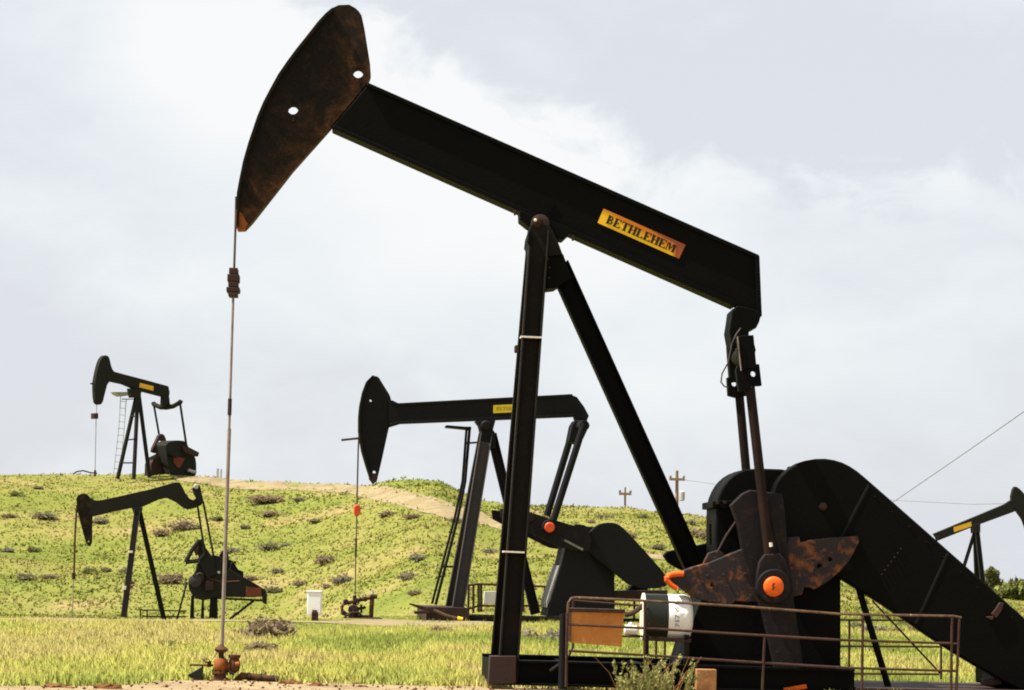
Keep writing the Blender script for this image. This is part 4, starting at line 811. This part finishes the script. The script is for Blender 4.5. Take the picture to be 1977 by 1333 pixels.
Cg.plate('equalizer', [(372, 944), (376, 938), (386, 937), (388, 946), (393, 968), (386, 972), (376, 955)], -.6, .6, 'far', None, .02); Cg.disc('bearing_cap', (379, 940), -.66, -.3, [(0, .08), (.3, .11), (1, .11)], 'palegrey', None, 12)
Cg.plate('post_cap', [(254, 980), (276, 980), (272, 996), (260, 996)], -.25, .25, 'far')
fc = legs(Cg, 'samson_leg', (265, 986), (239, 1192), .2, .95, .24, .24, 'litblack')
Cg.beam('rear_leg', (269, 986), (318, 1202), 0, 0, .2, .2, 'far')
Cg.plate('tape_band', [(248, 1064), (256.5, 1064), (256, 1068), (247.5, 1068)], -.7, -.45, 'cream', fc[0]); Cg.plate('tape_band', [(238, 1132), (244, 1132), (243, 1139), (237, 1139)], -1.0, -.7, 'cream', fc[0]); Cg.plate('junction_box', [(251, 1130), (257, 1130), (257, 1136), (251, 1136)], -.9, -.75, 'redpanel', fc[0])
Cg.beam('pitman_arm', (381, 975), (396, 1070), .45, .45, .085, .085, 'far', None, 'c'); Cg.beam('pitman_arm', (392, 968), (412.5, 1074), -.72, -.72, .085, .085, 'far', None, 'c')
bm = bmesh.new(); sp = Cg.P([(385.6, 1043), (372, 1060), (358, 1086), (383, 1083), (395, 1070), (392, 1052)], -.7)
for k, (a, b) in enumerate(zip(sp, sp[1:]+sp[:1])): tube(bm, [(a[0], -.7-.004*k, a[1]), (b[0], -.7-.004*k, b[1])], .085, 8)
finish('counterweight', bm, 'far', Cg.root)
Cg.plate('counterweight', [(384, 1048), (374, 1062), (378, 1074), (390, 1066)], -.72, -.6, 'weight', None, .01)
Cg.plate('crank_arm', [(384, 1046), (396, 1056), (412, 1078), (418, 1110), (400, 1116), (388, 1092), (382, 1070)], -.72, -.55, 'far', None, .015)
gc = Cg.plate('gearbox', chaikin([(382, 1084), (401, 1073), (422, 1072), (436, 1084), (440, 1098), (459, 1108), (510, 1137), (515, 1142.6), (513.6, 1154), (420, 1153), (413, 1156), (384.5, 1161), (366, 1143), (363.5, 1119), (377, 1108)], 1), -.45, .45, 'far', None, .02)
Cg.plate('red_panel', [(476, 1133), (504, 1136), (505, 1153), (474, 1152)], -.49, -.44, 'redpanel', gc); Cg.disc('hub', (423, 1106), -.6, -.45, [(0, .04), (1, .06)], 'palegrey', gc, 10)
Cg.disc('flywheel', (377, 1122), -.74, -.62, [(0, .20), (.3, .25), (1, .25)], 'litblack', gc, 18)
Cg.plate('engine', [(424, 1072), (430, 1064), (440, 1066), (442, 1080), (450, 1084), (460, 1100), (470, 1104), (470, 1114), (440, 1110)], -.3, .3, 'dark', gc, .01)
Cg.pipe('exhaust', [(444, 1100), (447, 1088), (456, 1086)], -.35, .05, 'far', gc); Cg.plate('tool_box', [(396, 1122), (412, 1122), (412, 1140), (396, 1140)], -.58, -.46, 'brown', gc, .01)
Cg.pipe('oil_pipe', [(396, 1098), (405, 1118), (430, 1124), (462, 1122)], -.52, .03, 'rustpipe', gc, 6)
Cg.disc('brake_drum', (386, 1115), -.6, -.44, [(0, .16), (.5, .2), (1, .2)], 'brown', gc, 16)
for u0, u1, v0 in ((367, 375, 1150), (388, 394, 1156), (404, 420, 1154)): Cg.plate('support_leg', [(u0+3, v0), (u1, v0), (u1, 1199), (u0, 1199)], -.4, .4, 'dark')
for w in (-.5, .5):
    bm = bmesh.new(); bar(bm, Cg.L(418, 1155, w), Cg.L(514, 1160, w), .09, .09); finish('platform_beam', bm, 'far', Cg.root)
Cg.beam('strut', (490, 1160), (442, 1197), -.4, -.4, .1, .1, 'far', None, 'c'); Cg.beam('strut', (361, 1124), (340, 1203), -.4, -.4, .08, .08, 'far', None, 'c')
Cg.plate('end_bracket', [(508, 1150), (516, 1146), (515, 1168), (509, 1164)], -.5, .5, 'far')
Cg.pipe('bridle_cable', [(148.5, 975), (145.4, 1020), (142.6, 1108)], 0, .042, 'rustpipe'); Cg.plate('carrier_bar', [(139, 1106), (146, 1106), (146, 1119), (139, 1119)], -.15, .15, 'brown', None, .015); Cg.pipe('polished_rod', [(142, 1118), (139.5, 1200)], 0, .022, 'rod')
rail_thing('low rail line in the grass between the small machine\'s legs', [[(270, 1178), (360, 1180)], [(275, 1190), (360, 1191)]], [[(271, 1176), (271, 1198)], [(284, 1177), (284, 1198)]], Cg, 1.6, .03, 'darkpipe')
# =================================================================== 4: machine on the hill top
D = Rig('pump_jack', 262, 173.0, tz(-22.9, 173), 42.0, 'black pumping unit on the hill crest against the sky seen at an angle', 'pump jack', 'oil pumping units')
D.plate('horse_head', chaikin([(199, 687.5), (205.6, 686), (211.4, 689.5), (215, 707), (219, 716), (226, 722), (221, 734), (209, 738), (203, 760), (198, 781), (189, 782), (184.7, 775), (183, 744), (185, 730), (188, 715), (193, 697)], 1), -.17, .17, 'far', None, .03)
bm = bmesh.new(); prism(bm, D.P([(207, 716), (218, 717), (238, 722.5), (282, 734), (325.5, 746), (328, 758), (326.5, 768), (316, 766), (275, 755.5), (259, 750), (240, 742), (207, 735)], -.2), -.2, .2); finish('walking_beam', bm, 'far', D.root, .02)
sign(D, [(269, 748), (296, 755), (296.5, 746), (270, 739.5)], -.215, .01, 'amber')
D.plate('post_cap', [(257, 750), (274, 754), (271, 768), (261, 768)], -.35, .35, 'far')
for nm, tp, bt, wt, wb in (('samson_leg', (264, 762), (227, 925), .2, .75), ('samson_leg', (266, 762), (258.2, 925), -.2, -.75), ('rear_leg', (268, 762), (289, 925), 0, 0)): D.beam(nm, tp, bt, wt, wb, .25, .25, 'far', None, 'c')
for (a, b) in (((252, 804), (262, 804)), ((244, 850), (260.5, 848)), ((234, 894), (259, 894))): D.pipe('rung', [a, b], [.3, -.3] if a[1] < 820 else [.6, -.6], .045, 'far')
ld = D.pipe('ladder', [(233, 766), (229, 830), (219, 917)], 1.6, .025, 'palegrey'); D.pipe('ladder_rail', [(244, 770), (239, 835), (231, 917)], 1.6, .025, 'palegrey', ld)
for k in range(11): D.pipe('rung', [(232.6-k*1.25, 775+k*13), (243.4-k*1.2, 776+k*13)], 1.6, .018, 'palegrey', ld, 6)
D.plate('ladder_cage', [(222, 757), (246, 757), (249, 764), (234, 766), (226, 762)], 1.4, 1.9, 'palegrey', ld)
D.pipe('ladder_stay', [(236, 771), (258, 771)], [1.6, .2], .03, 'far', ld)
D.plate('tail_hanger', [(317, 764), (327, 767), (329, 786), (316, 786)], -.2, .2, 'far')
bm = bmesh.new(); e0, em, e1 = D.L(297, 781, 1.25), D.L(322, 787, 0), D.L(348, 777, -1.25)
tube(bm, [e0+Vector((0, .05, .1)), e0, (e0+em)/2-Vector((0, 0, .08)), em, (e1+em)/2-Vector((0, 0, .08)), e1, e1+Vector((0, -.05, .1))], .15, 8); finish('equalizer', bm, 'far', D.root)
D.beam('pitman_arm', (297, 782), (309, 850), 1.25, 1.2, .13, .13, 'far', None, 'c'); D.beam('pitman_arm', (347.5, 778), (361, 868), -1.25, -1.2, .14, .14, 'far', None, 'c')
D.plate('counterweight', chaikin([(302, 852), (308, 838), (316, 838), (321, 847), (323, 866), (316, 876), (295, 875), (294, 868)], 1), .95, 1.2, 'brown', None, .03); D.disc('wrist_pin', (311, 856), .8, .96, [(0, .1), (1, .15)], 'white', None, 12)
D.plate('counterweight', [(356, 862), (362, 862), (385, 874), (383, 882), (372, 880), (356, 872)], -1.25, -1.0, 'brown', None, .03)
gq = D.plate('gearbox', chaikin([(321, 854), (340, 850), (360, 852), (366, 868), (377, 880), (380, 900), (378, 924), (330, 925), (322, 880)], 1), -.6, .6, 'far', None, .03)
D.plate('red_cover', [(335, 884), (346, 882), (357, 886), (349, 902), (345, 905), (336, 894)], -.66, -.6, 'redpanel', gq)
D.plate('pedestal', [(291, 925), (292, 896), (298, 884), (322, 872), (326, 925)], .2, .9, 'brown', None, .03); D.plate('belt_guard', chaikin([(322, 858), (338, 851), (352, 856), (356, 880), (330, 884)], 1), -.95, -.7, 'far', None, .02)
D.pipe('exhaust', [(364, 908), (372, 911), (378, 912)], -.9, .10, 'palegrey')
D.pipe('bridle_cable', [(186.5, 782), (186, 798)], 0, .03, 'palegrey'); D.plate('carrier_bar', [(182.5, 798), (190, 798), (190, 809), (182.5, 809)], -.2, .2, 'brown', None, .02); D.pipe('polished_rod', [(185.6, 808), (183.4, 917)], 0, .022, 'grey')
D.pipe('stop_bar', [(175, 741), (185, 741)], 0, .05, 'far')
w3 = thing('wellhead', D, 'low dark pipework on the hill crest left of the top machine', 'wellhead'); D.pipe('flow_line', [(142, 915), (148, 911), (160, 909), (175, 913), (187, 914)], 0, .045, 'darkpipe', w3, 6); D.pipe('casing', [(183.5, 920), (183.6, 908)], 0, .07, 'rustpipe', w3, 8)
# =================================================================== 5: machine at the right edge
E = Rig('pump_jack', 1888, 128.0, tz(21, 128), 4.0, 'small pumping unit behind the belt guard facing right with beam sloping up', 'pump jack', 'oil pumping units')
E.plate('horse_head', chaikin([(1951, 966), (1957, 939), (1966, 941), (1980, 956), (1992, 976), (2000, 1000), (2004, 1030), (2000, 1060), (1990, 1060), (1978, 1008), (1962, 986)], 1), -.16, .16, 'far', None, .02)
bm = bmesh.new(); prism(bm, E.P([(1803, 1031), (1812, 1044), (1880, 1017), (1962, 987), (1952, 966), (1940, 974), (1880, 999)], -.17), -.17, .17); finish('walking_beam', bm, 'far', E.root, .01)
sign(E, [(1842, 1028), (1876, 1016.5), (1875, 1007.5), (1841, 1018.5)], -.185, .01, 'amber')
E.plate('post_cap', [(1878, 1014), (1893, 1010), (1893, 1028), (1879, 1030)], -.25, .25, 'far')
E.beam('rear_leg', (1883, 1024), (1833, 1184), 0, 0, .17, .17, 'far', None, 'c')
legs(E, 'samson_leg', (1886, 1024), (1904, 1184), .15, .8, .2, .2, 'far')
E.beam('pitman_arm', (1809, 1038), (1795, 1130), -.6, -.6, .1, .1, 'far', None, 'c'); E.beam('pitman_arm', (1809, 1038), (1795, 1130), .6, .6, .1, .1, 'far', None, 'c'); E.pipe('equalizer', [(1809, 1038), (1809, 1038.5)], [-.7, .7], .1, 'far')
E.plate('gearbox', [(1770, 1130), (1785, 1115), (1815, 1115), (1825, 1140), (1820, 1190), (1775, 1190)], -.45, .45, 'far', None, .02); E.plate('crank_arm', [(1788, 1125), (1804, 1125), (1804, 1160), (1790, 1160)], -.66, -.5, 'far'); E.plate('crank_arm', [(1788, 1125), (1804, 1125), (1804, 1160), (1790, 1160)], .5, .66, 'far')
E.pipe('polished_rod', [(2004, 1032), (2001, 1184)], 0, .03, 'rod')
# ------------------------------------------------------------------ post box, utility poles, wires
def free(name, label, cat, p, group=None):
    r_ = bpy.data.objects.new(name, None); COL.objects.link(r_); r_.location = p; tag(r_, label, cat, group); return r_
k = 70.5/F; pw = onto(607, 1200, 45, 110); Yw = pw.y; r_ = free('post_box', 'white upright box on a short dark post in the grass by the wellhead', 'utility box', pw)
def rel(u, v): return at(u, v, Yw)-pw
bm = bmesh.new(); a, b = rel(593, 1188), rel(621, 1143); box(bm, a.x, b.x, -.16, .16, a.z, b.z); finish('cabinet', bm, 'white', r_, .02)
bm = bmesh.new(); a, b = rel(602, 1212), rel(615, 1182); box(bm, a.x, b.x, -.20, -.03, a.z, b.z); finish('post', bm, 'darkpipe', r_, .01)
bm = bmesh.new(); a, b = rel(604, 1184), rel(613, 1178); box(bm, a.x, b.x, -.21, -.165, a.z, b.z); finish('latch', bm, 'rustpipe', r_)
bm = bmesh.new(); a, b = rel(591, 1146), rel(623, 1142); box(bm, a.x+.015, b.x-.015, -.175, .175, b.z-.02, b.z+.012); finish('lid', bm, 'white', r_, .01)
def upole(u, vtop, vbot, Y, varm, warm, label, rpx, tilt=0, wout=True):
    p = at(u, vbot, Y); p.z = tz(p.x, p.y); H = at(u, vtop, Y).z-p.z; r_ = free('utility_pole', label, 'utility pole', p); s = Y/F
    dxt = at(u, vtop, Y).x-p.x
    bm = bmesh.new(); tube(bm, [(0, 0, -.3), (dxt*.5, 0, H*.5), (dxt, 0, H)], rpx*s, 10, r1=rpx*s*.8); finish('pole', bm, 'pole', r_)
    za = at(u, varm, Y).z-p.z; bm = bmesh.new(); c = Vector((dxt*za/H, -rpx*s, za)); bar(bm, c-Vector((warm*s, 0, -warm*s*tilt)), c+Vector((warm*s, 0, -warm*s*tilt)), .14, .12); finish('cross_arm', bm, 'pole', r_)
    for kx_ in (-.85, .85):
        bm = bmesh.new(); lathe(bm, c+Vector((kx_*warm*s, 0, .05)), (0, 0, 1), [(0, .02), (.05, .06), (.12, .07), (.18, .03)], 8); finish('insulator', bm, 'grey', r_)
    return r_
upole(1207, 941, 988, 158, 954, 12, 'short wooden utility pole on the skyline between the middle machine and rear leg', 2.2)
up2 = upole(1307, 909, 1000, 158, 926, 15, 'taller wooden utility pole on the skyline just right of the big rear leg', 3.6)
bm = bmesh.new(); p = at(1307, 950, 158); q = p-up2.location; lathe(bm, q+Vector((.28, -.1, -.5)), (0, 0, 1), [(0, .10), (.05, .16), (.5, .16), (.56, .08)], 12); finish('transformer', bm, 'palegrey', up2)
p = at(422, 931, 182); p.z = tz(p.x, p.y); r_ = free('marker_post', 'tiny pale twin marker post on the crest right of the hilltop machine', 'post', p)
bm = bmesh.new(); box(bm, -.13, .0, -.06, .06, -.4, at(422, 905, 182).z-p.z); box(bm, .1, .2, -.06, .06, -.4, at(422, 906, 182).z-p.z); box(bm, 0, .1, -.03, .03, .25, .4); finish('post', bm, 'palegrey', r_)
def wire(pl, label, r):
    """(u, v, Y) samples of a hanging cable"""
    bm = bmesh.new(); pts = [at(*a) for a in pl]; o0 = pts[0]; tube(bm, [p-o0 for p in pts], r, 6); o = finish('utility_wire', bm, 'grey', None); o.location = o0; tag(o, label, 'wire'); return o
wire([(1600, 1040, 150), (1665, 1006, 140), (1730, 966, 130), (1800, 918, 122), (1870, 870, 115), (1977, 795, 106), (2200, 620, 90)], 'single cable rising steeply across the sky at the right edge', .016)
wire([(1322, 927, 158), (1345, 930, 157), (1400, 938, 156), (1560, 956, 152), (1740, 967, 148), (1880, 974, 144), (2050, 970, 140)], 'faint level wire running right from the taller utility pole', .016)
# ------------------------------------------------------------------ sky, sun, exposure
SUN = Vector((-.52, -.10, .88)).normalized(); el = math.asin(SUN.z); az = math.atan2(SUN.x, SUN.y)
w = bpy.data.worlds.new('World'); scn.world = w; w.use_nodes = True; nt = w.node_tree; nt.nodes.clear()
out = N(nt, 'ShaderNodeOutputWorld'); sk = N(nt, 'ShaderNodeTexSky', sky_type='NISHITA', sun_disc=False, sun_elevation=el, sun_rotation=az, air_density=1.0, dust_density=2.0)
b1 = N(nt, 'ShaderNodeBackground', i_Strength=.06); nt.links.new(sk.outputs[0], b1.inputs[0])
tc = N(nt, 'ShaderNodeTexCoord'); sep = N(nt, 'ShaderNodeSeparateXYZ'); nt.links.new(tc.outputs['Generated'], sep.inputs[0])
def mth(op, a, b=None, c=None):
    n = N(nt, 'ShaderNodeMath', operation=op)
    for i, x in enumerate((a, b, c)):
        if x is None: continue
        if isinstance(x, (int, float)): n.inputs[i].default_value = x
        else: nt.links.new(x, n.inputs[i])
    return n.outputs[0]
def cloud(scale, detail, rough, dist, loc, zs=1.6):
    mp = N(nt, 'ShaderNodeMapping'); mp.inputs['Scale'].default_value = (1, 1, zs); mp.inputs['Location'].default_value = loc; nt.links.new(tc.outputs['Generated'], mp.inputs[0])
    n = N(nt, 'ShaderNodeTexNoise', i_Scale=scale, i_Detail=detail, i_Roughness=rough, i_Distortion=dist); nt.links.new(mp.outputs[0], n.inputs['Vector']); return n.outputs['Fac']
X_, Z_ = sep.outputs[0], sep.outputs[2]
big = cloud(7, 5, .5, .3, (.3, .1, .2)); fine = cloud(22, 6, .6, .5, (1.3, .4, .7))
# edge of the bright cloud bank: falls to the right, then level
kn = mth('MINIMUM', X_, .05)
edge_z = mth('MULTIPLY_ADD', kn, -.46, .163)
d = mth('SUBTRACT', edge_z, Z_)                       # >0 below the edge
d = mth('ADD', d, mth('MULTIPLY_ADD', fine, .07, -.035))
up_ = N(nt, 'ShaderNodeMapRange', interpolation_type='SMOOTHSTEP'); up_.inputs[1].default_value = -.012; up_.inputs[2].default_value = .016; nt.links.new(d, up_.inputs[0])
dn = N(nt, 'ShaderNodeMapRange', interpolation_type='SMOOTHSTEP'); dn.inputs[1].default_value = .02; dn.inputs[2].default_value = .12; dn.inputs[3].default_value = 1; dn.inputs[4].default_value = .28; nt.links.new(d, dn.inputs[0])
bank = mth('MULTIPLY', up_.outputs[0], dn.outputs[0])
rt = N(nt, 'ShaderNodeMapRange', interpolation_type='SMOOTHSTEP'); rt.inputs[1].default_value = .02; rt.inputs[2].default_value = .16; rt.inputs[3].default_value = 1; rt.inputs[4].default_value = .7; nt.links.new(X_, rt.inputs[0])
bank = mth('MULTIPLY', bank, rt.outputs[0])
lf = N(nt, 'ShaderNodeMapRange', interpolation_type='SMOOTHSTEP'); lf.inputs[1].default_value = -.18; lf.inputs[2].default_value = -.11; lf.inputs[3].default_value = .45; lf.inputs[4].default_value = 1; nt.links.new(X_, lf.inputs[0]); bank = mth('MULTIPLY', bank, lf.outputs[0])
tot = mth('ADD', bank, mth('MULTIPLY_ADD', big, 2.1, -1.04)); tot = mth('ADD', tot, mth('MULTIPLY_ADD', fine, 1.0, -.5))
cr_ = ramp(nt, [(0, (.765, .79, .84)), (.3, (.815, .85, .89)), (.6, (.89, .925, .95)), (1, (1.0, 1.0, 1.0))]); nt.links.new(tot, cr_.inputs['Fac'])
b2 = N(nt, 'ShaderNodeBackground'); nt.links.new(cr_.outputs[0], b2.inputs[0]); b2.inputs[1].default_value = .43
mx = N(nt, 'ShaderNodeMixShader'); mx.inputs[0].default_value = .93; nt.links.new(b1.outputs[0], mx.inputs[1]); nt.links.new(b2.outputs[0], mx.inputs[2]); nt.links.new(mx.outputs[0], out.inputs[0])
sd = bpy.data.lights.new('sun', 'SUN'); sd.energy = 4.6; sd.angle = R(.6); sd.color = (1, .95, .85); so = bpy.data.objects.new('sun', sd); COL.objects.link(so)
so.rotation_euler = (-SUN).to_track_quat('-Z', 'Y').to_euler()
scn.view_settings.view_transform = 'Standard'; scn.view_settings.look = 'None'; scn.view_settings.exposure = 1.2; scn.view_settings.gamma = 1
scn.render.engine = 'CYCLES'; scn.cycles.max_bounces = 6; scn.cycles.filter_width = 1.9; scn.cycles.use_denoising = True
